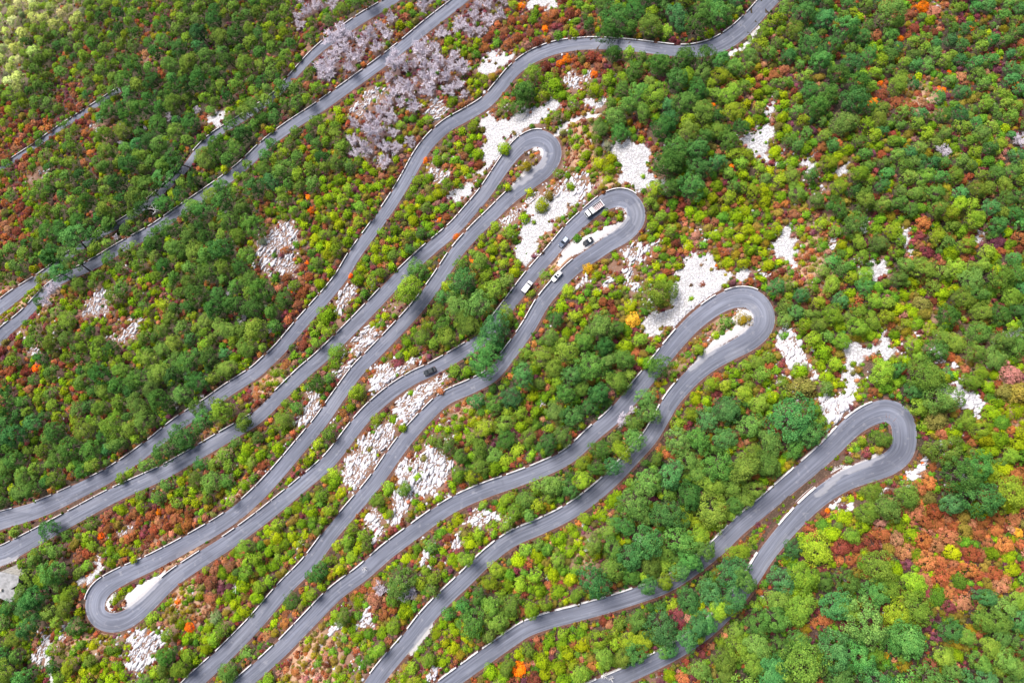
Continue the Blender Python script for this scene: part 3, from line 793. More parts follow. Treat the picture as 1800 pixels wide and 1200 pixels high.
# loose pale stones: over the scree, along S cells and the dry slopes
def stones(name, n, sel, size, label):
    px = rng.uniform(-60, 1860, n); py = rng.uniform(-60, 1260, n); k = sel(px, py); px, py = px[k], py[k]
    x, y, z = solve_px(px, py, z_terr); d, i = road_dist(x, y); ok = d > ALLR[i, 3] + 0.6; x, y, z = x[ok], y[ok], z[ok]
    s = rng.uniform(*size, len(x)) * (0.6 + 0.8 * rng.random(len(x)) ** 3)
    V, Fc = stone_batch(x, y, z - s*0.2, s * rng.uniform(0.8, 1.4, len(x)), s, s * rng.uniform(0.5, 0.9, len(x)), rng.uniform(0, 6.3, len(x)), rng)
    tag(link(name, np_mesh(name, V, Fc, 3, [MAT_STONE])), label, kind="stuff")
stones("scree_rubble", 190000, lambda a, b: at_mask(scree_mask, a, b) > 0, (0.16, 0.46), "pale limestone rubble covering the open scree")
nz = lambda a, b: np.sin(a * 0.05 + 2 * np.sin(b * 0.04)) * np.sin(b * 0.06 + 1.5 * np.sin(a * 0.03))
def slope_sel(a, b):
    L = letters(a, b); n = nz(a, b); r = rng.random(len(a))
    return (((L == 'S') & (r < 0.45 + 0.4*n)) | ((L == 'O') & (r < 0.14 + 0.2*n)) | ((L == 'R') & (r < 0.05 * (n > 0.2))) | ((L == 'B') & (r < 0.16 * (n > 0))) | ((L == 'M') & (r < 0.07 * (n > 0.1)))) & (at_mask(gravel_mask, a, b) == 0)
stones("slope_gravel", 60000, slope_sel, (0.22, 0.62), "loose white stones lying on the dry slope")

# ------------------------------------------------------------------ plants: meshes
def fib(n):
    k = np.arange(n) + 0.5; ph = np.arccos(1 - 2 * k / n); th = np.pi * (1 + 5 ** 0.5) * k
    return np.column_stack([np.cos(th) * np.sin(ph), np.sin(th) * np.sin(ph), np.cos(ph)])
def leaf_quads(C, N, size, r):
    n = len(C)
    a = np.cross(N, r.normal(size=(n, 3))); a /= np.linalg.norm(a, axis=1)[:, None] + 1e-9
    b = np.cross(N, a)
    s = size * r.uniform(0.6, 1.35, n)[:, None]; w = s * r.uniform(0.5, 0.95, n)[:, None]
    V = np.stack([C - a * s + b * w * r.uniform(-.3,.3,(n,1)), C + b * w + N * s * r.uniform(-.25,.1,(n,1)), C + a * s + b * w * r.uniform(-.3,.3,(n,1)), C - b * w + N * s * r.uniform(-.25,.1,(n,1))], 1)
    return V
def crown(seed, lobes, per, leaf, zc, zr, lobe_r, jitter=0.55, round_=0.45, low=-0.3):
    """leaf quads (n,4,3) and tones for a crown of unit radius: leafy lobes over a dome, leaves over each lobe"""
    r = np.random.default_rng(seed)
    d = fib(int(lobes * 1.55)); d = d[d[:, 2] > low][:lobes]
    d = np.vstack([d, np.column_stack([r.normal(0, 0.33, (6, 2)), np.ones(6)])])
    d = d + r.normal(0, 0.16, d.shape); d /= np.linalg.norm(d, axis=1)[:, None]
    Q = []; T = []
    sq = r.uniform(0.84, 1.14, 2); ph = r.uniform(0, 6.28, 3)
    for k in range(len(d)):
        lr = lobe_r * r.uniform(0.6, 1.35)
        az = math.atan2(d[k, 1], d[k, 0])
        rad = (1 - lr * 0.75) * r.uniform(0.60, 1.10) * (1 + 0.15 * math.sin(2 * az + ph[0]) + 0.08 * math.sin(3 * az + ph[1]))
        c = np.array([d[k, 0] * rad * sq[0], d[k, 1] * rad * sq[1], zc + d[k, 2] * zr * r.uniform(0.8, 1.12)])
        m = int(per * (lr / lobe_r) ** 1.7) + 4
        n = r.normal(size=(m, 3)); n[:, 2] = np.abs(n[:, 2]) * 0.8 + n[:, 2] * 0.3; n += d[k] * 0.6; n /= np.linalg.norm(n, axis=1)[:, None]
        C = c + n * lr * np.array([1, 1, 0.85]) * (r.uniform(0.6, 1.08, m) ** 0.7)[:, None]
        N = n * (1 - round_) + d[k] * round_ + r.normal(0, jitter, n.shape); N /= np.linalg.norm(N, axis=1)[:, None]
        Q.append(leaf_quads(C, N, leaf, r))
        T.append(np.clip(r.normal(1.0, 0.12, m) * r.uniform(0.84, 1.18), 0.5, 1.6))
    return np.vstack(Q), np.concatenate(T)
def crown_mesh(name, Q, T, mat):
    n = len(Q); me = np_mesh(name, Q.reshape(-1, 3), np.arange(n * 4).reshape(n, 4), 4, [mat])
    face_attr(me, "tone", 'FLOAT', T); return me
def trunk_mesh(seed, h):
    r = random.Random(seed); mb = MB()
    mb.tube([(0, 0, -0.25), (r.uniform(-.03,.03), r.uniform(-.03,.03), h*0.5), (r.uniform(-.08,.08), r.uniform(-.08,.08), h*1.15)], [0.075, 0.05, 0.02], 7)
    for k in range(5):
        a = k * 1.26 + r.uniform(-.4, .4); z = h * r.uniform(0.45, 0.8); L = r.uniform(0.45, 0.75)
        mb.tube([(0, 0, z), (math.cos(a)*L*.5, math.sin(a)*L*.5, z + .25), (math.cos(a)*L, math.sin(a)*L, z + .38)], [0.032, 0.022, 0.008], 5)
    return poly_mesh("trunk", mb.v, mb.f, [MAT_BARK])
# tree crowns (unit radius, crown centre 1.05 above the foot), two builds: rounded broadleaf and denser evergreen
BROAD = [crown(100 + k, 46, 96, 0.034, 1.25, 0.74, 0.26, 0.42) for k in range(7)]
EVER = [crown(200 + k, 70, 72, 0.032, 1.25, 0.80, 0.19, 0.50) for k in range(7)]
SHRUB = [crown(300 + k, 24, 78, 0.050, 0.36, 0.56, 0.33, 0.42) for k in range(8)]
AUTUMN = [crown(400 + k, 34, 58, 0.048, 0.34, 0.58, 0.25, 0.55) for k in range(7)]
SHRUB_S = [crown(500 + k, 12, 22, 0.115, 0.34, 0.54, 0.40, 0.42) for k in range(6)]
AUTUMN_S = [crown(600 + k, 15, 19, 0.105, 0.32, 0.56, 0.33, 0.55) for k in range(6)]
TREE_S = [crown(700 + k, 32, 36, 0.062, 1.25, 0.78, 0.27, 0.45) for k in range(6)]
TUFT = [crown(800 + k, 5, 4, 0.28, 0.25, 0.35, 0.5, 0.7) for k in range(6)]

def bare_mesh(seed, fine=True):
    """leafless tree of unit crown radius: trunk, limbs, branches, twigs"""
    r = random.Random(seed); mb = MB()
    mb.tube([(0,0,-.2), (.02,.01,.35), (.03,-.02,.75)], [.05,.04,.025], 6)
    for k in range(9 if fine else 7):
        a = k*0.7 + r.uniform(-.3,.3); el = r.uniform(.35,1.35); z0 = r.uniform(.25,.7); L = r.uniform(.6,.95)
        d = Vector((math.cos(a)*math.cos(el), math.sin(a)*math.cos(el), math.sin(el)))
        p0 = Vector((.02,0,z0)); p1 = p0 + d*L*.5 + Vector((0,0,.05)); p2 = p0 + d*L
        mb.tube([p0,p1,p2], [.017,.012,.006], 4)
        for j in range(10 if fine else 7):
            t = r.uniform(.3,1); q0 = p0.lerp(p2, t)
            e = (d + Vector((r.gauss(0,.55), r.gauss(0,.55), r.gauss(.15,.4)))).normalized(); l2 = r.uniform(.22,.42)
            q1 = q0 + e*l2; mb.tube([q0,q1],[.011,.006],3)
            for i in range(10 if fine else 8):
                s0 = q0.lerp(q1, r.uniform(.25,1)); g = (e + Vector((r.gauss(0,.9), r.gauss(0,.9), r.gauss(.1,.6)))).normalized()
                mb.tube([s0, s0 + g*r.uniform(.10,.26)], [.0105,.006], 3)
    return mb
BARE = [poly_mesh("bare_tree", b.v, b.f, [MAT_TWIG]) for b in (bare_mesh(k) for k in range(5))]
def snag_mesh(seed):
    r = random.Random(seed); mb = MB()
    mb.tube([(0,0,-.2),(.05,.03,.5),(.02,.1,1.0)],[.06,.045,.02],6)
    for k in range(7):
        a = k*.9 + r.uniform(-.4,.4); z = r.uniform(.4,.95); L = r.uniform(.45,.95)
        p0 = Vector((.04,.04,z)); p2 = p0 + Vector((math.cos(a)*L, math.sin(a)*L, r.uniform(0,.4))); mb.tube([p0, p0.lerp(p2,.5)+Vector((0,0,.08)), p2],[.04,.028,.01],5)
        for j in range(2):
            q0 = p0.lerp(p2, r.uniform(.4,.8)); mb.tube([q0, q0 + Vector((r.gauss(0,.25), r.gauss(0,.25), r.uniform(0,.25)))],[.02,.008],4)
    return poly_mesh("dead_tree", mb.v, mb.f, [MAT_SNAG])
SNAG = [snag_mesh(k) for k in range(4)]

# ------------------------------------------------------------------ plants: species and colours
# colour (linear), spread; name used in labels
SPEC = {
 'dark':   ("evergreen_tree",  "evergreen tree",  [(0.060,0.165,0.034),(0.078,0.185,0.032),(0.095,0.20,0.034)], "dark green"),
 'emer':   ("evergreen_tree",  "evergreen tree",  [(0.070,0.205,0.058),(0.08,0.22,0.050),(0.11,0.24,0.046)], "bluish green"),
 'mid':    ("broadleaf_tree",  "broadleaf tree",  [(0.145,0.245,0.036),(0.165,0.26,0.032),(0.125,0.235,0.042)], "mid green"),
 'lime':   ("broadleaf_tree",  "broadleaf tree",  [(0.205,0.32,0.024),(0.235,0.335,0.020),(0.18,0.305,0.030)], "bright green"),
 'yg':     ("green_shrub",     "green shrub",     [(0.235,0.345,0.008),(0.20,0.32,0.009),(0.29,0.365,0.008),(0.165,0.285,0.011)], "yellow green"),
 'gs':     ("green_shrub",     "green shrub",     [(0.12,0.265,0.020),(0.105,0.235,0.024),(0.17,0.31,0.018)], "leaf green"),
 'olive':  ("olive_shrub",     "olive shrub",     [(0.24,0.20,0.030),(0.27,0.205,0.035),(0.19,0.185,0.040),(0.30,0.24,0.018)], "olive brown"),
 'pale':   ("olive_shrub",     "olive shrub",     [(0.26,0.33,0.14),(0.30,0.34,0.18),(0.22,0.29,0.11)], "pale grey green"),
 'sun':    ("broadleaf_tree",  "broadleaf tree",  [(0.55,0.60,0.16),(0.60,0.62,0.26),(0.48,0.56,0.14)], "light-washed yellow"),  # leaf colour paled to carry the bright light of the upper left corner
 'rust':   ("autumn_shrub",    "autumn shrub",    [(0.34,0.105,0.040),(0.41,0.150,0.056),(0.24,0.068,0.038),(0.38,0.155,0.072),(0.44,0.175,0.050)], "rust red"),
 'pink':   ("autumn_shrub",    "autumn shrub",    [(0.46,0.22,0.12),(0.50,0.23,0.11),(0.42,0.20,0.15)], "pinkish brown"),
 'maroon': ("autumn_shrub",    "autumn shrub",    [(0.23,0.055,0.065),(0.28,0.07,0.07),(0.20,0.065,0.09)], "dark maroon"),
 'orange': ("orange_shrub",    "orange shrub",    [(0.86,0.22,0.010),(0.90,0.27,0.010),(0.80,0.18,0.012)], "vivid orange"),
 'gold':   ("orange_shrub",    "orange shrub",    [(0.70,0.40,0.02),(0.74,0.45,0.04)], "golden yellow"),
 'bare':   ("bare_tree",       "bare tree",       [(1,1,1)], "lilac grey"),
}
MIX = {   # species, share, crown radius in metres (low, high)
 'D': [('dark',.42,2.5,4.6),('mid',.36,2.4,4.4),('emer',.12,2.4,4.0),('gs',.16,.8,1.8),('yg',.07,1.0,1.8),('bare',.02,1.5,2.4),('rust',.015,1,1.6)],
 'E': [('emer',.48,2.6,4.5),('dark',.16,2.2,3.8),('mid',.20,2.3,4.2),('lime',.10,1.8,3.2),('gs',.16,.9,1.8),('maroon',.04,1.2,2)],
 'G': [('mid',.34,2.0,3.4),('lime',.20,1.6,2.9),('dark',.14,1.9,3.2),('yg',.14,1.2,2.1),('gs',.10,1.1,1.9),('rust',.05,1.1,1.8),('olive',.03,1,1.6)],
 'Y': [('yg',.42,1.3,2.5),('lime',.16,1.5,2.5),('gs',.20,1.0,2.1),('olive',.10,1,1.8),('rust',.09,.9,1.6),('mid',.03,1.8,2.4)],
 'M': [('yg',.28,1.1,2.1),('rust',.22,1.0,1.9),('olive',.20,1,1.9),('gs',.12,1,1.9),('maroon',.06,.9,1.6),('pink',.06,.9,1.6),('lime',.05,1.3,2.2),('orange',.005,.7,1)],
 'R': [('rust',.50,1.0,2.4),('pink',.10,1.0,2.2),('maroon',.10,.9,1.7),('olive',.17,1,2.1),('yg',.17,1,2.2),('gs',.15,1,2.2),('orange',.012,.7,1.2)],
 'O': [('olive',.36,.7,1.4),('rust',.22,.7,1.5),('yg',.18,.8,1.5),('pink',.14,.7,1.3),('gs',.08,.8,1.4)],
 'B': [('bare',.80,2.3,3.7),('maroon',.10,.8,1.4),('rust',.08,.8,1.4),('olive',.08,.9,1.6),('gs',.08,1,1.8),('pink',.04,.9,1.4)],
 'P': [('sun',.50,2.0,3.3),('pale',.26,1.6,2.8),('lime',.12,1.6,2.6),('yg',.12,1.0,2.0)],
 'W': [('gs',.26,1.0,2.1),('yg',.24,1.1,2.2),('lime',.16,1.4,2.5),('mid',.10,1.6,2.6),('emer',.08,1.5,2.5),('olive',.08,1,1.8),('rust',.06,1,1.7),('maroon',.03,1,1.6)],
 'N': [('gs',.22,1.0,2.0),('olive',.18,1.0,2.0),('mid',.18,1.5,2.5),('emer',.10,1.6,2.7),('yg',.12,1.0,1.9),('maroon',.09,1.0,1.8),('pink',.05,1,1.8),('rust',.11,1,1.8),('pale',.02,1,1.8),('orange',.004,.8,1.2)],
 'S': [('yg',.38,.8,1.7),('olive',.24,.8,1.5),('gs',.16,.8,1.6),('rust',.16,.8,1.4),('pink',.06,.7,1.2)],
 'H': [('yg',.32,1.1,2.1),('lime',.15,1.4,2.4),('gs',.18,1,1.9),('olive',.16,.9,1.7),('rust',.15,.9,1.6),('mid',.04,1.8,2.6)],
}
TREEISH = {'dark', 'emer', 'mid', 'lime', 'sun'}
CARPET = [('rust',.34,.6,1.5),('olive',.30,.6,1.5),('maroon',.18,.6,1.3),('pink',.10,.6,1.3),('gs',.08,.6,1.3)]
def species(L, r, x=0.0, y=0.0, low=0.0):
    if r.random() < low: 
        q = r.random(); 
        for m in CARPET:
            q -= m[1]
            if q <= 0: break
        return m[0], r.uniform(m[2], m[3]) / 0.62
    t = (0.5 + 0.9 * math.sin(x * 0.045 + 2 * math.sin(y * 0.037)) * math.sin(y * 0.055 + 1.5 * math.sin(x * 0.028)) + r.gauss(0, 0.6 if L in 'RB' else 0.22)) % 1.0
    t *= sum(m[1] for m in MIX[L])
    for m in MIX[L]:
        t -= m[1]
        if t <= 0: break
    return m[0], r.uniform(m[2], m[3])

plants = []          # dict: s, R, px, py (crown centre in the photo), hand
class Packer:
    def __init__(self, cell): self.c = cell; self.g = {}
    def ok(self, x, y, rad, f):
        i, j = int(x // self.c), int(y // self.c)
        for a in range(i - 2, i + 3):
            for b in range(j - 2, j + 3):
                for (X, Y, Rr) in self.g.get((a, b), ()):
                    if (x - X) ** 2 + (y - Y) ** 2 < (f * (rad + Rr)) ** 2: return False
        return True
    def add(self, x, y, rad): self.g.setdefault((int(x // self.c), int(y // self.c)), []).append((x, y, rad))
pk = Packer(48)
# plants one can point to in the photo: (species, x, y, radius in photo pixels)
HAND = [('orange',915,12,9),('orange',958,52,8),('orange',996,106,11),('orange',984,113,8),('orange',1045,131,8),('orange',748,282,6),('orange',773,387,6),('orange',548,371,9),('orange',542,347,6),('orange',798,411,7),
 ('orange',613,484,5),('orange',540,462,5),('orange',830,459,5),('orange',1583,68,7),('orange',1547,147,6),('orange',1533,180,10),('orange',1655,161,9),('orange',1668,128,6),('orange',1782,147,6),('orange',1707,50,6),
 ('orange',1286,293,6),('orange',1254,185,5),('orange',63,647,8),('orange',313,1057,7),('orange',333,1103,10),('orange',178,942,8),('orange',280,900,7),('orange',913,1177,16),('gold',1033,470,11),('gold',1113,563,14),
 ('orange',1620,15,15),('pink',1642,22,12),('gold',1790,937,11),('gold',1558,1153,7),('gold',1030,310,0),
 ('yg',1003,328,9),('yg',953,362,15),('yg',928,332,9),('olive',965,345,11),('yg',922,384,11),('yg',1047,160,17),('yg',973,150,21),('dark',922,168,24),('dark',915,190,18),('yg',188,500,9),('lime',1147,523,29),('lime',1172,506,15),
 ('gs',1380,590,10),('lime',713,857,15),('yg',692,737,10),('yg',708,753,9),('yg',888,263,12),('yg',893,330,8),('lime',1130,233,0),('pale',1068,258,11),('yg',1130,310,5),
 ('yg',1405,652,16),('yg',1445,620,22),('lime',1455,555,20),
 ('emer',877,580,30),('emer',862,610,30),('emer',848,640,26),('lime',893,560,18),('dark',737,478,21),('lime',722,512,25),('emer',1133,700,21),('emer',1138,725,20),('emer',1112,770,20),('lime',1090,790,18),('emer',1075,815,17),
 ('emer',1292,1055,26),('lime',1278,1072,20),('emer',1245,1098,22),('emer',1208,1122,22),('lime',1225,1120,16),('emer',1180,1145,15),('emer',1310,1020,24),('lime',1172,1028,16),('emer',1200,1005,20),('emer',1222,990,18),('emer',1290,1010,30),('lime',1305,975,22),('emer',1240,965,18),('emer',1212,985,20),('emer',1140,1030,20),('emer',1253,1048,28),('lime',1265,1075,22),('emer',1227,1100,24),('emer',1170,1150,15),('dark',1117,1155,23),('lime',1195,1015,15),
 ('lime',1440,970,34),('emer',1398,965,20),('lime',1415,1015,28),('mid',1540,995,30),('mid',1563,1032,25),('emer',1523,1098,42),('mid',1490,1070,24),('emer',1607,1133,40),('mid',1407,1165,40),('emer',1363,1087,28),('mid',1412,1075,32),('mid',1613,1073,27),
 ('mid',1583,867,24),('dark',1700,815,26),('lime',1747,857,27),('lime',1730,830,20),('yg',1580,925,16),
 ('dark',1170,295,33),('emer',1185,270,28),('dark',1160,235,27),('emer',1175,215,20),('dark',1080,43,28),('dark',1067,62,20),('emer',1187,37,24),('dark',1237,20,22),('emer',1253,35,22),('dark',1197,113,25),('dark',1233,110,22),('dark',1157,120,24),('dark',1113,130,20),
 ('emer',1185,150,24),('lime',1150,175,22),('lime',1205,140,18),('lime',1265,140,16),('lime',1280,170,18),('lime',1285,200,18),
 ('dark',1460,140,19),('dark',1493,157,21),('dark',1417,163,18),('emer',1443,40,22),('mid',1547,37,25),('emer',1450,90,18),('bare',1787,250,17),('bare',1657,268,16),('maroon',1753,427,15),('maroon',1630,445,15),('maroon',1640,468,8),
 ('olive',1620,535,19),('olive',1625,553,14),('mid',1610,660,29),('lime',1535,653,27),('mid',1640,700,30),('olive',1650,735,26),('olive',1410,683,28),('emer',1383,733,40),('emer',1415,760,26),('pink',1775,660,24),('olive',1790,690,26),('olive',1768,690,20),
 ('lime',327,1165,18),('lime',280,1175,14),('lime',437,957,17),('dark',517,1052,19),('dark',567,997,21),('dark',707,1013,27),('pink',660,1055,19),('bare',672,1030,18),('bare',722,1040,20),('pink',663,1025,12),('lime',820,977,17),('dark',833,1083,28),('dark',843,1040,18),('dark',790,1072,14),
 ('bare',1093,722,16),('bare',1096,718,11),('bare',1100,800,9),('bare',660,235,26),('bare',645,265,20),('bare',590,70,24),('bare',605,50,20),('bare',580,120,24),('bare',570,130,20),('bare',700,115,26),('bare',740,90,24),('bare',770,110,20),('bare',755,140,22),('bare',720,160,18),('bare',630,185,0),
 ('lime',285,1105,0),('lime',210,1130,15),('lime',130,1165,16),('yg',140,1075,9),('yg',237,985,8),('pale',380,1085,14),
 ('emer',100,935,18),('emer',115,995,24),('emer',80,1040,26),('lime',95,1010,18),('emer',60,1060,22),('lime',52,985,11),('mid',60,1010,15),('emer',70,1090,20),('pale',640,260,0),
 ('lime',330,745,0),('emer',365,735,24),('emer',330,765,26),('emer',300,790,22),('lime',405,720,22),('mid',430,735,18),
 ('dark',500,150,14),('mid',470,178,14),('dark',412,222,18),('mid',300,298,16),('emer',262,368,16),('mid',182,412,15),('mid',20,290,10),('dark',75,255,9),('mid',120,222,9),('dark',455,192,20),('mid',440,206,16),('dark',325,292,20),('emer',300,318,22),('dark',275,340,22),('mid',252,362,19),('dark',240,378,14),('mid',205,395,17),('dark',190,402,14),('emer',145,428,24),('dark',120,445,20),('dark',95,465,16),
 ('dark',225,145,18),('dark',245,128,20),('mid',205,160,12),('emer',150,470,24),('emer',120,488,20),('bare',98,508,16),('bare',85,530,14),('dark',72,525,10),('mid',385,705,14),('dark',355,722,16),('pale',462,425,9),('rust',503,440,10),('maroon',494,448,6),('gs',482,449,6),('gs',521,430,8),('olive',650,790,7),('gs',735,838,9),('yg',722,690,6),('olive',745,805,8),('rust',1235,500,6),('yg',1215,525,6),('yg',1500,640,7),
 ('olive',1218,0,0),('olive',1307,562,14),('dark',1270,568,14),('yg',1258,590,9),('gs',1155,640,14),('dark',1165,652,22),('yg',205,1055,13),('olive',925,292,10),('olive',1075,378,8),('gs',1015,420,9),('yg',1063,375,8),('gs',1520,780,8),('olive',1545,790,9),
 ('maroon',700,640,14),('maroon',560,770,0),('rust',775,690,8),('lime',633,688,17),('lime',595,620,16),('lime',570,535,0),('yg',575,555,20),
]
snags = [(932,970,9),(1062,945,11),(1128,945,13),(960,1012,8),(412,1032,10),(276,372,14),(422,562,9),(955,710,9),(1058,908,10),(1575,1010,6),(1060,1190,10),(1078,1195,8),(310,705,7),(640,1000,8)]
HOUSE_SPOT = [(-40,1000),(28,984),(46,1004),(42,1030),(36,1052),(14,1066),(-40,1062)]
for s, x, y, rp in HAND:
    if rp <= 0 or bool(in_poly(np.array(x), np.array(y), HOUSE_SPOT)): continue
    plants.append(dict(s=s, rp=float(rp), px=float(x), py=float(y), hand=True)); pk.add(x, y, rp)

OPEN_MASK = np.maximum(np.maximum(rock_mask, scree_mask), gravel_mask)
ROCK_NEAR = blur(np.maximum(rock_mask, scree_mask), 6)
# scattered plants: candidate crown centres, largest first
def scatter(n, scale, rmin, rmax, f, allow_rock, seed, only=None, low=0.0):
    r = random.Random(seed); rr = np.random.default_rng(seed)
    px = rr.uniform(-70, 1870, n); py = rr.uniform(-60, 1260, n)
    L = letters(px + rr.normal(0, 14, n), py + rr.normal(0, 14, n))
    x, y, z = solve_px(px, py, z_base); pm = F / (H - z)                 # photo pixels per metre there
    rock = np.maximum(at_mask(rock_mask, px, py), at_mask(scree_mask, px, py)); nearrock = at_mask(ROCK_NEAR, px, py); grav = at_mask(gravel_mask, px, py)
    c = []
    for k in range(n):
        if only and L[k] not in only: continue
        s, Rm = species(L[k], r, px[k], py[k], low * (0.35 if L[k] in 'DEP' else 0.2 if L[k] in 'OR' else 1.0)); Rm *= scale
        if not rmin <= Rm <= rmax: continue
        if grav[k] > 0 or (rock[k] > 0 and r.random() > allow_rock): continue
        if nearrock[k] > 0.12 and Rm > 0.9: continue
        if L[k] in 'OS' and r.random() < 0.35: continue
        if L[k] == 'B' and s != 'bare' and Rm > 1.3: continue
        c.append((Rm * pm[k], s, px[k], py[k], rock[k]))
    if c:
        cp = np.array([(q[2], q[3], q[0]) for q in c]); hit = np.zeros(len(c))
        for a in np.linspace(0, 2 * np.pi, 9)[:-1]:
            hit += at_mask(OPEN_MASK, cp[:, 0] + 0.75 * cp[:, 2] * np.cos(a), cp[:, 1] + 0.75 * cp[:, 2] * np.sin(a)) > 0
        c = [q for q, h in zip(c, hit) if h < 2 or (q[0] < 6 and h < 5) or r.random() < (0.2 if q[0] < 8 else 0.02)]
    c.sort(key=lambda q: -q[0] * r.uniform(0.75, 1.0))
    x, y, z = solve_px(np.array([q[2] for q in c]), np.array([q[3] for q in c]), z_terr, 0.0)
    d, i = road_dist(x, y); hwid = ALLR[i, 3]
    side = (x - ALLR[i, 0]) * DOWN[0] + (y - ALLR[i, 1]) * DOWN[1]        # >0 downhill of the road
    added = 0
    for k, (rp, s, X, Y, rock_here) in enumerate(c):
        Rm = rp / (F / (H - z[k]))
        over = 0.45 if (side[k] < 0 and s in TREEISH) else 0.85
        if i[k] < N_FAR or (i[k] < N_A and 70 < X < 520): over = -0.75 if side[k] < 0.7 else 0.5
        elif i[k] < N_AB and X < 500: over = -0.2 if side[k] < 0.2 else 0.6      # the forest closes over the lower roads
        if bool(in_poly(np.array(X), np.array(Y), HOUSE_SPOT)): continue
        if d[k] < max(0.8, hwid[k] + 0.5 + over * Rm): continue
        if rock_here and Rm > 1.3: continue
        ff = f * (0.92 if s == 'bare' else 1.0)
        if not pk.ok(X, Y, rp, ff): continue
        pk.add(X, Y, rp); plants.append(dict(s=s, rp=rp, px=X, py=Y, hand=False)); added += 1
    print("scatter", n, added)
scatter(40000, 1.0, 2.0, 9, 0.68, 0.0, 1)
scatter(50000, 1.0, 1.0, 3, 0.70, 0.02, 2)
scatter(120000, 0.62, 0.45, 1.6, 0.64, 0.025, 3, low=0.55)
scatter(90000, 0.42, 0.35, 0.9, 0.62, 0.025, 4, low=0.6)

# ---- turn them into world placements
for p in plants:
    if p['s'] == 'bare': p['hk'] = 0.9
    elif p['s'] in TREEISH: p['hk'] = 1.3
    if p['hand'] and p['s'] in TREEISH and p['px'] > 1080 and p['py'] > 940: p['hk'] = 1.7
    else: p['hk'] = 0.5
px = np.array([p['px'] for p in plants]); py = np.array([p['py'] for p in plants]); rp = np.array([p['rp'] for p in plants])
_, _, z_ = solve_px(px, py, z_terr)
Rm = rp * (H - z_) / F
hc = Rm * np.array([p['hk'] for p in plants])
bx, by, bz = solve_px(px, py, z_terr, hc)
Rm = rp * (H - (bz + hc)) / F
bd, bi = road_dist(bx, by)
push = np.maximum(0, ALLR[bi, 3] + 0.7 - bd)                             # no trunk stands in the road
dirx = (bx - ALLR[bi, 0]) / (bd + 1e-6); diry = (by - ALLR[bi, 1]) / (bd + 1e-6)
cx0, cy0, cz0 = bx.copy(), by.copy(), bz + hc                             # where the photo has the crown
bx = bx + dirx * push; by = by + diry * push; bz = z_terr(bx, by)
lean = np.column_stack([cx0 - bx, cy0 - by, cz0 - bz])
can_lean = np.array([p['s'] in TREEISH for p in plants]) & (push > 0)
ratio = np.hypot(lean[:, 0], lean[:, 1]) / np.maximum(lean[:, 2], 0.5)
lim = np.minimum(1.0, 0.75 / np.maximum(ratio, 1e-6)); lean[:, 0] *= lim; lean[:, 1] *= lim
lean[~can_lean] = (0, 0, 1)
px, py = to_px(np.where(can_lean, bx + lean[:, 0], bx), np.where(can_lean, by + lean[:, 1], by), bz + hc)
for k, p in enumerate(plants):
    p['lean'] = Vector(lean[k]) if can_lean[k] else None
    p.update(x=bx[k], y=by[k], z=bz[k], R=Rm[k], px=px[k], py=py[k], road=bd[k] - ALLR[bi[k], 3])
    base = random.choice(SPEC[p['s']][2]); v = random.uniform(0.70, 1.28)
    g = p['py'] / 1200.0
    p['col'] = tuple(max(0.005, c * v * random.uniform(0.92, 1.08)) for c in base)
print("plants", len(plants))

# ---- individuals: up to 300 of each kind, the largest in the photo; the rest is one mass per kind
by_kind = {}
for p in plants: by_kind.setdefault(SPEC[p['s']][0], []).append(p)
def setting_words(p):
    r = at_mask(rock_mask, p['px'], p['py']) > 0; s = at_mask(scree_mask, p['px'], p['py']) > 0
    if s: return "on pale scree"
    if r: return "on white rock"
    if p['road'] < 2.5: return "beside " + nearest_leg(p['px'], p['py'])[0]
    L = str(letters(p['px'], p['py']))
    return {'D': "in the dense forest", 'E': "in the tall wood", 'G': "in mixed woodland", 'Y': "among yellow green scrub", 'M': "among mixed autumn scrub", 'R': "among rusty scrub",
            'O': "on dry grassy ground", 'B': "in the bare grey grove", 'P': "in bright corner woods", 'N': "on the far side slope", 'W': "on the green far slope", 'S': "near white rocks", 'H': "on the slope between roads"}[L]
def put(o, p, yaw, sq):
    o.location = (p['x'], p['y'], p['z']); o.rotation_euler = (p['lean'].to_track_quat('Z', 'Y').to_matrix() @ Matrix.Rotation(yaw, 3, 'Z')).to_euler() if p['lean'] else (0, 0, yaw); o.scale = (p['R'] * sq[0], p['R'] * sq[1], p['R'] * sq[2])
TRUNKS = [trunk_mesh(k, 1.15) for k in range(4)]
ME = {"evergreen_tree": [crown_mesh("evergreen_crown", Q, T, MAT_LEAF) for Q, T in EVER], "broadleaf_tree": [crown_mesh("broadleaf_crown", Q, T, MAT_LEAF) for Q, T in BROAD],
      "green_shrub": [crown_mesh("green_shrub", Q, T, MAT_LEAF) for Q, T in SHRUB], "olive_shrub": [crown_mesh("olive_shrub", Q, T, MAT_LEAF) for Q, T in SHRUB],
      "autumn_shrub": [crown_mesh("autumn_shrub", Q, T, MAT_LEAF) for Q, T in AUTUMN], "orange_shrub": [crown_mesh("orange_shrub", Q, T, MAT_LEAF) for Q, T in AUTUMN], "bare_tree": BARE}
GROUPS = {"evergreen_tree": "evergreen trees on the slope", "broadleaf_tree": "broadleaf trees on the slope", "green_shrub": "green shrubs on the slope", "olive_shrub": "olive shrubs on the slope",
          "autumn_shrub": "rust coloured autumn shrubs", "orange_shrub": "vivid orange shrubs", "bare_tree": "bare grey trees"}
MASS = {"evergreen_tree": "evergreen_forest", "broadleaf_tree": "broadleaf_forest", "green_shrub": "green_shrubbery", "olive_shrub": "olive_shrubbery", "autumn_shrub": "autumn_shrubbery",
        "orange_shrub": "orange_shrubbery", "bare_tree": "bare_woods"}
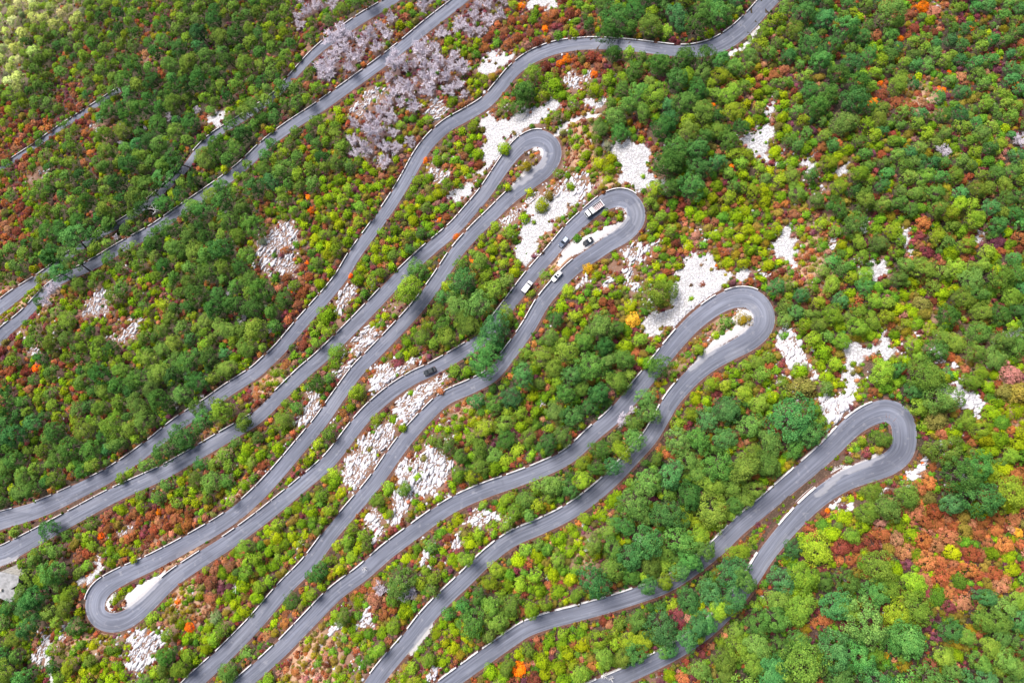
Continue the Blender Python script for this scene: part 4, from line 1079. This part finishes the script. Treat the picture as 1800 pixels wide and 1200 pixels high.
LOW = {"evergreen_tree": TREE_S, "broadleaf_tree": TREE_S, "green_shrub": SHRUB_S, "olive_shrub": SHRUB_S, "autumn_shrub": AUTUMN_S, "orange_shrub": AUTUMN_S}
def mass(name, ps, protos, label):
    V = []; T = []; C = []
    kind = rng.integers(0, len(protos), len(ps))
    X = np.array([[p['x'], p['y'], p['z'], p['R']] for p in ps]); cols = np.array([p['col'] for p in ps])
    yaw = rng.uniform(0, 6.28, len(ps)); zs_ = rng.uniform(0.8, 1.25, len(ps))
    for k, (Q, t) in enumerate(protos):
        s = np.where(kind == k)[0]
        if not len(s): continue
        c, sn = np.cos(yaw[s])[:, None, None], np.sin(yaw[s])[:, None, None]; Rr = X[s, 3][:, None, None]
        P = np.stack([(Q[None, ..., 0] * c - Q[None, ..., 1] * sn) * Rr + X[s, 0][:, None, None], (Q[None, ..., 0] * sn + Q[None, ..., 1] * c) * Rr + X[s, 1][:, None, None],
                      Q[None, ..., 2] * Rr * zs_[s][:, None, None] + X[s, 2][:, None, None]], -1)
        V.append(P.reshape(-1, 3)); T.append(np.tile(t, len(s))); C.append(np.repeat(cols[s], len(t), 0))
    V = np.vstack(V); n = len(V) // 4
    me = np_mesh(name, V, np.arange(n * 4).reshape(n, 4), 4, [MAT_LEAF_MASS])
    face_attr(me, "tone", 'FLOAT', np.concatenate(T)); face_attr(me, "tint", 'FLOAT_COLOR', np.vstack(C))
    tag(link(name, me), label, kind="stuff"); print(name, len(ps), n)

for kind, ps in by_kind.items():
    ps.sort(key=lambda p: -p['rp'] + (1000 if not (4 < p['px'] < 1796 and 4 < p['py'] < 1196) else 0))
    cap = 300
    solo = [p for p in ps[:cap] if 4 < p['px'] < 1796 and 4 < p['py'] < 1196]; rest = ps[len(solo):]
    for p in solo:
        v = random.randrange(len(ME[kind])); yaw = random.uniform(0, 6.28); sq = (random.uniform(.84, 1.14), random.uniform(.84, 1.14), random.uniform(.8, 1.35))
        word = SPEC[p['s']][3]; plain = kind.replace('_', ' ').replace('green ', '').replace('olive ', '').replace('autumn ', '').replace('orange ', '')
        size = "big" if p['rp'] > 24 else "small" if p['rp'] < 10 else "rounded"
        lab = unique(f"{size} {word} {plain} {setting_words(p)}", p['px'], p['py'])
        if kind in ("evergreen_tree", "broadleaf_tree"):
            root = link(kind, None); put(root, p, yaw, sq)
            cr = link("crown", ME[kind][v], root); cr.color = (*p['col'], 1)
            link("trunk", TRUNKS[v % 4], root)
        else:
            root = link(kind, ME[kind][v]); put(root, p, yaw, sq); root.color = (*p['col'], 1)
        tag(root, lab, SPEC[p['s']][1], GROUPS[kind])
    if rest and kind != "bare_tree":
        mass(MASS[kind], rest, LOW[kind], {"evergreen_tree": "dense mass of smaller evergreen trees", "broadleaf_tree": "dense mass of smaller broadleaf trees", "green_shrub": "countless small green shrubs covering the slope",
             "olive_shrub": "countless small olive shrubs covering the slope", "autumn_shrub": "countless small rust coloured shrubs", "orange_shrub": "small orange shrubs"}[kind])
    elif rest:
        V = []; Fc = []; off = 0
        protos = [bare_mesh(50 + k, False) for k in range(3)]; arr = [(np.array(b.v), b.f) for b in protos]
        for p in rest:
            v, f = random.choice(arr); a = random.uniform(0, 6.28); c, s = math.cos(a), math.sin(a)
            V.append(np.column_stack([(v[:,0]*c - v[:,1]*s)*p['R'] + p['x'], (v[:,0]*s + v[:,1]*c)*p['R'] + p['y'], v[:,2]*p['R'] + p['z']]))
            Fc += [tuple(i + off for i in q) for q in f]; off += len(v)
        tag(link(MASS[kind], poly_mesh(MASS[kind], np.vstack(V), Fc, [MAT_TWIG])), "smaller bare grey trees with leafless twigs", kind="stuff")

# ---- low undergrowth between the shrubs
def undergrowth(n):
    X = rng.uniform(-80, 1880, n); Y = rng.uniform(-70, 1270, n)
    L = letters(X + rng.normal(0, 12, n), Y + rng.normal(0, 12, n))
    k = (at_mask(gravel_mask, X, Y) == 0) & ((np.maximum(at_mask(rock_mask, X, Y), at_mask(scree_mask, X, Y)) == 0) | (rng.random(n) < 0.04)) & ((~np.isin(L, ['O', 'S'])) | (rng.random(n) < 0.7))
    X, Y, L = X[k], Y[k], L[k]
    x, y, z = solve_px(X, Y, z_terr); d, i = road_dist(x, y); ok = d > ALLR[i, 3] + 0.25 + 0.5 * rng.random(len(x)) ** 2
    pal = {'D': ['gs','dark','dark','emer'], 'E': ['gs','emer','dark','maroon'], 'G': ['gs','gs','dark','olive'], 'N': ['gs','olive','dark','maroon'], 'W': ['gs','dark','olive','maroon'], 'Y': ['gs','olive','gs','maroon'], 'M': ['maroon','olive','gs','rust'], 'R': ['maroon','rust','gs','olive'],
           'O': ['dry','dry','olive','rust','pink'], 'B': ['maroon','rust','olive','bareg'], 'P': ['pale','yg','pink'], 'S': ['dry','olive','rust','yg'], 'H': ['olive','rust','gs','yg']}
    extra = {'dry': [(0.42,0.29,0.16),(0.38,0.24,0.14)], 'bareg': [(0.3,0.24,0.26)]}
    ps = []
    for a in np.where(ok)[0]:
        s = random.choice(pal[str(L[a])]); c = random.choice(extra[s] if s in extra else SPEC[s][2]); v = random.uniform(0.35, 0.85)
        ps.append(dict(x=x[a], y=y[a], z=z[a], R=random.uniform(0.3, 0.75), col=tuple(q * v for q in c)))
    mass("undergrowth", ps, TUFT, "low herbs and small bushes between the shrubs")
undergrowth(34000)

# ---- bleached dead trees
for k, (X, Y, r_) in enumerate(snags):
    x, y, z = solve_px(np.array([X]), np.array([Y]), z_terr, 1.0); Rr = r_ * (H - z[0]) / F
    o = link("dead_tree", SNAG[k % 4]); z1 = float(z_terr(x, y)[0]); o.location = (x[0], y[0], z1); o.scale = (Rr, Rr, Rr * 1.2); o.rotation_euler = (random.uniform(-.4,.4), random.uniform(-.4,.4), k * 1.9)
    tag(o, unique("bleached dead tree with bare white branches", X, Y), "dead tree", "bleached dead trees")

# ------------------------------------------------------------------ vehicles
PAINT = {}
def paint(name, col, rough=0.35): 
    if name not in PAINT: PAINT[name] = simple_mat(name, col, rough, 0.0, coat=0.6)
    return PAINT[name]
GLASS = simple_mat("dark_window_glass", (0.02, 0.024, 0.03), 0.12)
RUBBER = simple_mat("tyre_rubber", (0.02, 0.02, 0.02), 0.85)
RIM = simple_mat("alloy_rim", (0.45, 0.45, 0.47), 0.35, 0.8)
LAMP = simple_mat("lamp_lens", (0.75, 0.75, 0.72), 0.2)
TAIL = simple_mat("red_lens", (0.45, 0.02, 0.02), 0.25)
TRIM = simple_mat("black_trim", (0.03, 0.03, 0.032), 0.6)

def seat_on_road(root, X, Y, flip):
    """stand a vehicle on the road (or lay-by) surface at a photo pixel, along the nearest road"""
    x, y, z = solve_px(np.array([X]), np.array([Y]), z_terr); d, i = road_dist(x, y); i = int(i[0])
    P = ALLR[i]; a, b = ALLR[max(i - 3, 0)], ALLR[min(i + 3, len(ALLR) - 1)]
    t = Vector((float(b[0] - a[0]), float(b[1] - a[1]), float(b[2] - a[2]))).normalized()
    if flip: t = -t
    on = d[0] < P[3]
    # lateral offset along the road normal, so that the wheels stand on the tarmac
    n = Vector((-t.y, t.x, 0)).normalized(); up = t.cross(n).normalized()
    if up.z < 0: up = -up
    n = up.cross(t)
    zz = float(P[2]) + (0.065 if on else 0.0)
    if not on: zz = float(z_terr(x, y)[0])
    root.matrix_world = Matrix(((t.x, n.x, up.x, float(x[0])), (t.y, n.y, up.y, float(y[0])), (t.z, n.z, up.z, zz), (0, 0, 0, 1)))

def wheel(root, x, y, r=0.32, w=0.22):
    m = MB(); m.disc(x, y, r, r, w, 20); t = m.build("wheel", RUBBER, root)
    m = MB(); s = 1 if y > 0 else -1; m.disc(x, y + s * (w / 2 + 0.004), r, r * 0.62, 0.02, 16); m.build("rim", RIM, t)

def car(label, mat, X, Y, flip, L=4.2, W=1.76, Hh=1.48, estate=False, roofmat=None, sunroof=False):
    root = link("car", None); tag(root, label, "car")
    h = L / 2; w = W / 2
    def ring(x, hw, zb, zt, k=0.1):      # body section at x, rounded shoulders
        return [(x, -hw + k, zb), (x, -hw, zb + 0.16), (x, -hw, zt - 0.16), (x, -hw + k, zt), (x, hw - k, zt), (x, hw, zt - 0.16), (x, hw, zb + 0.16), (x, hw - k, zb)]
    m = MB()
    m.loft([ring(-h, w * .80, .34, .80), ring(-h + .12, w * .92, .24, .90), ring(-h + .6, w, .20, .93), ring(0, w, .20, .92), ring(h - 1.25, w, .20, .90), ring(h - .55, w * .97, .22, .80), ring(h - .14, w * .88, .26, .70), ring(h, w * .74, .34, .62)])
    m.build("body", mat, root)
    # glasshouse with its roof panel
    rb = -h + (.12 if estate else .55); x0, x1, x2, x3 = rb, rb + (.30 if estate else .55), h - 2.05, h - 1.25
    def sec(x, hw, z): return [(x, -hw, z), (x, hw, z)]
    lo, hi = .86, Hh - .05
    gv_ = [(x0,-w*.86,lo),(x3,-w*.86,lo),(x3,w*.86,lo),(x0,w*.86,lo),(x1,-w*.70,hi),(x2,-w*.70,hi),(x2,w*.70,hi),(x1,w*.70,hi)]
    m = MB(); m.add(gv_, [(3,2,1,0),(4,5,6,7),(0,1,5,4),(2,3,7,6),(1,2,6,5),(3,0,4,7)]); cab = m.build("cabin", mat, root)
    def pane(name, a, b, c, d, push):
        ctr = (Vector(a) + Vector(b) + Vector(c) + Vector(d)) / 4; q = [ctr + (Vector(p) - ctr) * 0.9 for p in (a, b, c, d)]
        nn = (q[1] - q[0]).cross(q[2] - q[1]).normalized(); nn = nn if nn.dot(Vector(push)) > 0 else -nn
        m = MB(); m.add([p + nn * 0.004 for p in q] + [p + nn * 0.02 for p in q], [(3,2,1,0),(4,5,6,7),(0,1,5,4),(1,2,6,5),(2,3,7,6),(3,0,4,7)]); m.build(name, GLASS, root)
    pane("windscreen", gv_[1], gv_[2], gv_[6], gv_[5], (1, 0, .5)); pane("rear_window", gv_[3], gv_[0], gv_[4], gv_[7], (-1, 0, .5))
    pane("side_window", gv_[0], gv_[1], gv_[5], gv_[4], (0, -1, .2)); pane("side_window", gv_[2], gv_[3], gv_[7], gv_[6], (0, 1, .2))
    m = MB(); m.box(x1 - .03, x2 + .03, -w * .71, w * .71, hi + .003, Hh, .04); rf = m.build("roof", roofmat or mat, root)
    if sunroof:
        m = MB(); m.box(x2 - .75, x2 - .15, -w * .42, w * .42, Hh + .003, Hh + .02); m.build("sunroof", GLASS, rf)
    for sx in (-h + .78, h - .80):
        for sy in (-1, 1): wheel(root, sx, sy * (w - .09))
    for sy in (-1, 1):
        m = MB(); m.box(h - .20, h - .02, sy * w * .62 - .16, sy * w * .62 + .16, .52, .68, .03); m.build("headlight", LAMP, root)
        m = MB(); m.box(-h - .01, -h + .10, sy * w * .66 - .13, sy * w * .66 + .13, .60, .80, .02); m.build("tail_light", TAIL, root)
        m = MB(); m.box(h - 1.52, h - 1.36, sy * (w + .10) - .10, sy * (w + .10) + .10, .90, 1.02, .02); m.build("wing_mirror", TRIM, root)
    m = MB(); m.box(h - .04, h + .05, -w * .66, w * .66, .30, .46, .03); m.build("bumper", TRIM, root)
    m = MB(); m.box(-h - .05, -h + .04, -w * .68, w * .68, .32, .50, .03); m.build("bumper", TRIM, root)
    seat_on_road(root, X, Y, flip); root.matrix_world = root.matrix_world @ Matrix.Scale(0.91, 4)
    return root

def van(label, mat, X, Y, flip):
    root = link("van", None); tag(root, label, "van")
    L, W, Hh = 4.5, 1.80, 1.85; h, w = L/2, W/2
    def ring(x, hw, zb, zt, k=.08): return [(x,-hw+k,zb),(x,-hw,zb+.12),(x,-hw+.02,zt-.14),(x,-hw+k+.05,zt),(x,hw-k-.05,zt),(x,hw-.02,zt-.14),(x,hw,zb+.12),(x,hw-k,zb)]
    m = MB(); m.loft([ring(-h,w*.93,.30,Hh-.12), ring(-h+.12,w,.24,Hh-.01), ring(.35,w,.22,Hh), ring(.62,w*.98,.22,Hh-.06), ring(1.30,w,.22,1.06), ring(h-.2,w*.92,.24,.86), ring(h,w*.80,.30,.72)])
    m.build("body", mat, root)
    m = MB(); m.add([(.70,-w*.80,Hh-.14),(.70,w*.80,Hh-.14),(1.28,w*.86,1.12),(1.28,-w*.86,1.12),(.73,-w*.80,Hh-.10),(.73,w*.80,Hh-.10),(1.33,w*.86,1.13),(1.33,-w*.86,1.13)],[(3,2,1,0),(4,5,6,7),(0,1,5,4),(1,2,6,5),(2,3,7,6),(3,0,4,7)]); m.build("windscreen", GLASS, root)
    for sy in (-1,1):
        m = MB(); y = sy*(w-.005); m.box(-.1,.62,y-.015,y+.015,1.1,1.55); m.build("side_window", GLASS, root)
        m = MB(); m.box(h-.22,h-.03,sy*w*.66-.15,sy*w*.66+.15,.58,.76,.03); m.build("headlight", LAMP, root)
        m = MB(); m.box(-h-.02,-h+.06,sy*w*.86-.06,sy*w*.86+.06,.7,1.05); m.build("tail_light", TAIL, root)
        m = MB(); m.box(1.0,1.14,sy*(w+.12)-.09,sy*(w+.12)+.09,1.05,1.25,.02); m.build("wing_mirror", TRIM, root)
    m = MB(); m.box(-h-.02,-h+.03,-w*.7,w*.7,1.1,1.55); m.build("rear_window", GLASS, root)
    for y0 in (-.45,.45):
        m = MB(); m.box(-h+.35,.2,y0-.025,y0+.025,Hh+.004,Hh+.05,.01); m.build("roof_rail", TRIM, root)
    for sx in (-h+.8, h-.85):
        for sy in (-1,1): wheel(root, sx, sy*(w-.09))
    seat_on_road(root, X, Y, flip); root.matrix_world = root.matrix_world @ Matrix.Scale(0.91, 4)

def truck(X, Y, flip):
    root = link("flatbed_truck", None); tag(root, "white flatbed truck with reddish load bed at the top of the hairpin", "truck")
    white = paint("white_truck_paint", (0.80, 0.80, 0.80), .4); wood = simple_mat("reddish_planks", (0.27, 0.19, 0.19), .85, noise=.5, scale=3)
    m = MB(); m.box(-3.7, 3.3, -.42, .42, .55, .78); m.build("chassis", TRIM, root)
    def ring(x, hw, zb, zt): return [(x,-hw,zb),(x,-hw,zt-.12),(x,-hw+.12,zt),(x,hw-.12,zt),(x,hw,zt-.12),(x,hw,zb)]
    m = MB(); m.loft([ring(1.95,1.08,.55,2.35), ring(2.1,1.10,.55,2.45), ring(3.05,1.10,.50,2.40), ring(3.42,1.06,.48,1.55), ring(3.55,1.0,.48,1.35)]); m.build("cab", white, root)
    m = MB(); m.add([(3.13,-.9,2.26),(3.13,.9,2.26),(3.43,.95,1.6),(3.43,-.95,1.6),(3.17,-.9,2.28),(3.17,.9,2.28),(3.47,.95,1.62),(3.47,-.95,1.62)],[(3,2,1,0),(4,5,6,7),(0,1,5,4),(1,2,6,5),(2,3,7,6),(3,0,4,7)]); m.build("windscreen", GLASS, root)
    for sy in (-1,1):
        m = MB(); m.box(2.25,3.0,sy*1.10-.012,sy*1.10+.012,1.5,2.1); m.build("side_window", GLASS, root)
        m = MB(); m.box(3.5,3.58,sy*.78-.16,sy*.78+.16,.75,.95,.02); m.build("headlight", LAMP, root)
        m = MB(); m.box(3.0,3.1,sy*1.28-.10,sy*1.28+.10,1.5,1.95,.02); m.build("wing_mirror", TRIM, root)
        m = MB(); m.box(-3.62,1.25,sy*1.14-.035,sy*1.14+.035,.95,1.42); m.build("side_board", white, root)
    m = MB(); m.box(1.42,1.9,-.95,.95,.8,2.1,.06); m.build("engine_housing", TRIM, root)
    m = MB(); m.box(-3.62,1.3,-1.1,1.1,.82,.95); bed = m.build("load_bed", wood, root)
    m = MB(); m.box(-.05,1.25,-1.0,1.0,.954,1.55,.06); m.build("load_box", white, root)
    for k in range(5):
        xk = -.5 - k*.62
        m = MB(); m.box(xk-.04,xk+.04,-1.08,1.08,.954,1.02); m.build("cross_bar", white, bed)
    m = MB(); m.box(-3.82,-3.64,-1.3,1.3,.95,1.62,.03); m.build("tailboard", white, root)
    m = MB(); m.box(1.27,1.36,-1.14,1.14,.95,2.2,.02); m.build("headboard", white, root)
    for sx, r_ in ((2.65,.45),(-2.0,.45)):
        for sy in (-1,1): wheel(root, sx, sy*.92, r_, .3)
    seat_on_road(root, X, Y, flip); root.matrix_world = root.matrix_world @ Matrix.Scale(0.88, 4)
# the long road runs: ... F leg up-right, truck hairpin, then G leg down-left
truck(1043, 369, True)
car("dark blue grey car with pale roof on the road below the truck", paint("blue_grey_paint", (0.10, 0.12, 0.17)), 990, 426, True, roofmat=paint("pale_blue_roof", (0.38, 0.42, 0.50)), estate=True)
car("small car with white roof and black sides parked on the gravel lay-by", paint("black_paint", (0.03, 0.032, 0.035)), 1033, 425, False, L=3.7, W=1.66, roofmat=paint("white_roof", (0.78, 0.78, 0.78)))
van("white van with roof rails driving up towards the truck", paint("white_paint", (0.80, 0.80, 0.81)), 926, 505, False)
car("white car with dark sunroof beside the gravel lay-by entrance", paint("white_paint", (0.80, 0.80, 0.81)), 978, 486, False, estate=True, sunroof=True)
car("black car alone on the middle road beside white karst rocks", paint("black_paint", (0.03, 0.032, 0.035)), 756, 652, True, sunroof=False, L=4.5)

# ------------------------------------------------------------------ flat-roofed stone house at the lower left
def house():
    pts = [(-22,1036),(27,991),(41,1008),(36,1025),(24,1032),(36,1043),(16,1060),(-2,1042),(-12,1050)]
    hh = 3.4
    x, y, z = solve_px(np.array([p[0] for p in pts], float), np.array([p[1] for p in pts], float), z_terr, hh)
    zt = float(np.max(z_terr(x, y))) + hh - 0.6; zb = float(np.min(z_terr(x, y))) - 0.8
    cx, cy = x.mean(), y.mean(); root = link("stone_house", None); root.location = (cx, cy, zb)
    tag(root, "flat roofed pale concrete house among trees at the lower left edge", "house")
    X = x - cx; Y = y - cy; n = len(pts)
    wallm = simple_mat("rough_stone_wall", (0.42, 0.39, 0.36), .9, noise=.4, scale=1.5); roofm = simple_mat("weathered_roof_slab", (0.27, 0.265, 0.27), .9, noise=.38, scale=.9)
    area = sum(X[i]*Y[(i+1)%n]-X[(i+1)%n]*Y[i] for i in range(n))
    order = list(range(n)) if area > 0 else list(range(n-1,-1,-1))
    def prism(name, k, z0_, z1_, mat):
        ring = [(X[i]*k, Y[i]*k) for i in order]; mb = MB(); mb.loft([[(a,b,z0_) for a,b in ring],[(a,b,z1_) for a,b in ring]]); return mb.build(name, mat, root)
    prism("wall", .95, 0, zt - zb - .25, wallm); rf = prism("roof", 1.0, zt - zb - .247, zt - zb, roofm)
    mb = MB(); mb.box(-1.2,-.5,-.4,.3,zt-zb+.003,zt-zb+.7,.05); mb.build("chimney", wallm, rf)
    i0, i1 = 4, 5
    a = Vector((X[i0],Y[i0],0))*.955; b = Vector((X[i1],Y[i1],0))*.955; t = (b-a).normalized(); nn = Vector((t.y,-t.x,0)); 
    if nn.dot((a+b)/2) < 0: nn = -nn
    def plate(name, s0, s1, z0_, z1_, mat, th=.06):
        p = a + t*s0; q = a + t*s1; vs = []
        for off in (-.02, th):
            vs += [p+nn*off+Vector((0,0,z0_)), q+nn*off+Vector((0,0,z0_)), q+nn*off+Vector((0,0,z1_)), p+nn*off+Vector((0,0,z1_))]
        m_ = MB(); m_.add(vs, [(3,2,1,0),(4,5,6,7),(0,1,5,4),(1,2,6,5),(2,3,7,6),(3,0,4,7)]); return m_.build(name, mat, root)
    ln = (b-a).length
    plate("door", ln*.15, ln*.15+.9, zt-zb-3.0, zt-zb-.9, simple_mat("dark_door", (.08,.05,.04), .7)); plate("window", ln*.62, min(ln*.62+.8, ln*.97), zt-zb-2.1, zt-zb-1.1, GLASS)
house()
bpy.context.view_layer.update()
